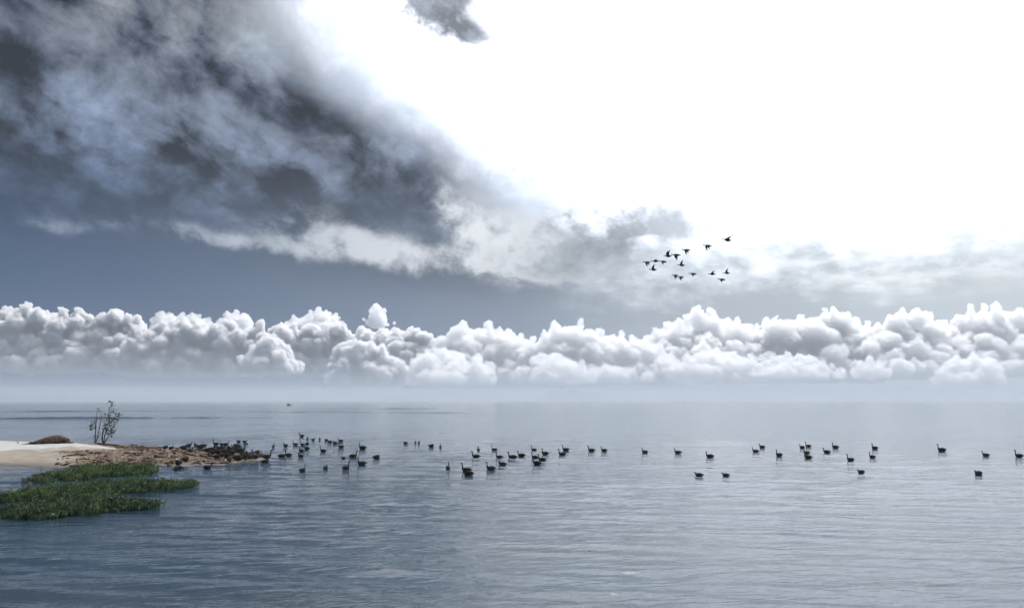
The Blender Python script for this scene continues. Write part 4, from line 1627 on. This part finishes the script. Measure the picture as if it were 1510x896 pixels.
for (px, py, pose, hd, sz, lab) in STAND:
    p = on_spit(px, py)
    if pose[0] != 's' and p.z > 0.03:
        p.z += 0.05
    put_bird(pose, p, hd + _rb.uniform(-8, 8), sz * 0.92, "goose", POSES[pose] if lab == CROWD else lab, "goose", GR_S)

FLY = [
    (954.8, 386.7, 'f_down', 13, "leftmost bird of the flying skein"),
    (967, 385, 'f_level', 13, "second flying bird from the left, wings held level"),
    (978.4, 385.6, 'f_low', 13, "third flying bird from the left, overlapping the second one's tail"),
    (985.5, 377.5, 'f_up', 14, "flying bird with wings raised, touching the bird ahead of it to the right"),
    (997.6, 376, 'f_down', 15, "flying bird with wings beaten down, right of the one with raised wings"),
    (1012.8, 368.7, 'f_down', 14, "flying bird third from the upper right end of the line"),
    (1043.7, 362.5, 'f_down', 15, "flying bird next to the last at the upper right of the skein"),
    (1073, 354, 'f_upback', 16, "highest bird of the skein, far upper right"),
    (963.8, 397.5, 'f_up', 13, "flying bird with wings straight up below the leftmost one"),
    (1005.5, 391, 'f_up', 12, "flying bird with wings straight up in the middle of the skein"),
    (996.5, 406, 'f_down', 11, "left one of two touching low birds in the skein"),
    (1004.3, 408.5, 'f_down', 11, "right one of two touching low birds in the skein"),
    (1022.3, 403.6, 'f_low', 12.5, "flying bird alone in the lower middle of the skein"),
    (1050.5, 404, 'f_upback', 12, "flying bird left of the lower right pair"),
    (1072, 402.5, 'f_up', 11, "upper bird of the lower right pair in the skein"),
    (1065, 412, 'f_low', 12.5, "lowest bird of the skein, at the lower right"),
]
for (px, py, pose, w, lab) in FLY:
    d = ray(px, py)
    dist = 0.84 * F0 / w
    p = Vector((0, 0, CAM_H)) + d * (dist / d.y)
    put_bird(pose, p, 180 + _rb.uniform(-14, 14), 1.0 * _rb.uniform(.97, 1.03), "flying_goose", lab, "goose", "skein of geese flying left over the bay").rotation_euler.y = math.radians(_rb.uniform(-4, 4))


# ------------------------------------------------------------------ far skiff
def build_boat():
    p = at(426, 597.3)
    t = thing("motorboat", p, "tiny dark motorboat far out near the horizon", "boat")
    m, _, _ = new_mat("boat_paint", (0.03, 0.035, 0.045), 0.5, 0.4)
    m2, _, _ = new_mat("cabin_paint", (0.06, 0.065, 0.075), 0.5, 0.4)
    m3, _, _ = new_mat("cabin_glass", (0.02, 0.025, 0.03), 0.1, 0.5)
    rings = [(-1.8, 0.30, .62, .42), (-1.0, .28, .72, .46), (0.0, .30, .74, .48), (1.0, .36, .58, .46), (1.7, .46, .28, .36), (2.1, .58, .05, .2)]
    V, F = [], []
    for (x, z, w, h) in rings:
        V += [(x, -w, z + h * .6), (x, -w * .75, z - h * .5), (x, 0, z - h), (x, w * .75, z - h * .5), (x, w, z + h * .6)]
    for i in range(5):
        for k in range(4):
            F.append((i * 5 + k, i * 5 + k + 1, (i + 1) * 5 + k + 1, (i + 1) * 5 + k))
        F.append((i * 5 + 4, i * 5, (i + 1) * 5, (i + 1) * 5 + 4))
    F += [(4, 3, 2, 1, 0), (25, 26, 27, 28, 29)]
    mesh_obj("hull", V, F, m, t, smooth=False)
    V = [(-1.0, -.5, .55), (.5, -.5, .6), (.5, .5, .6), (-1.0, .5, .55), (-.85, -.42, 1.5), (.1, -.42, 1.5), (.1, .42, 1.5), (-.85, .42, 1.5)]
    F = [(0, 1, 5, 4), (1, 2, 6, 5), (2, 3, 7, 6), (3, 0, 4, 7), (4, 5, 6, 7)]
    c = mesh_obj("cabin", V, F, m2, t, smooth=False)
    V = [(-.8, -.506, 1.0), (.25, -.506, 1.0), (.12, -.455, 1.38), (-.75, -.455, 1.38)]
    mesh_obj("window", V + [(x, y + .03, z) for x, y, z in V], [(0, 1, 2, 3), (7, 6, 5, 4), (0, 4, 5, 1), (1, 5, 6, 2), (2, 6, 7, 3), (3, 7, 4, 0)], m3, c, smooth=False)
    t.rotation_euler.z = math.radians(8)
    return t


build_boat()
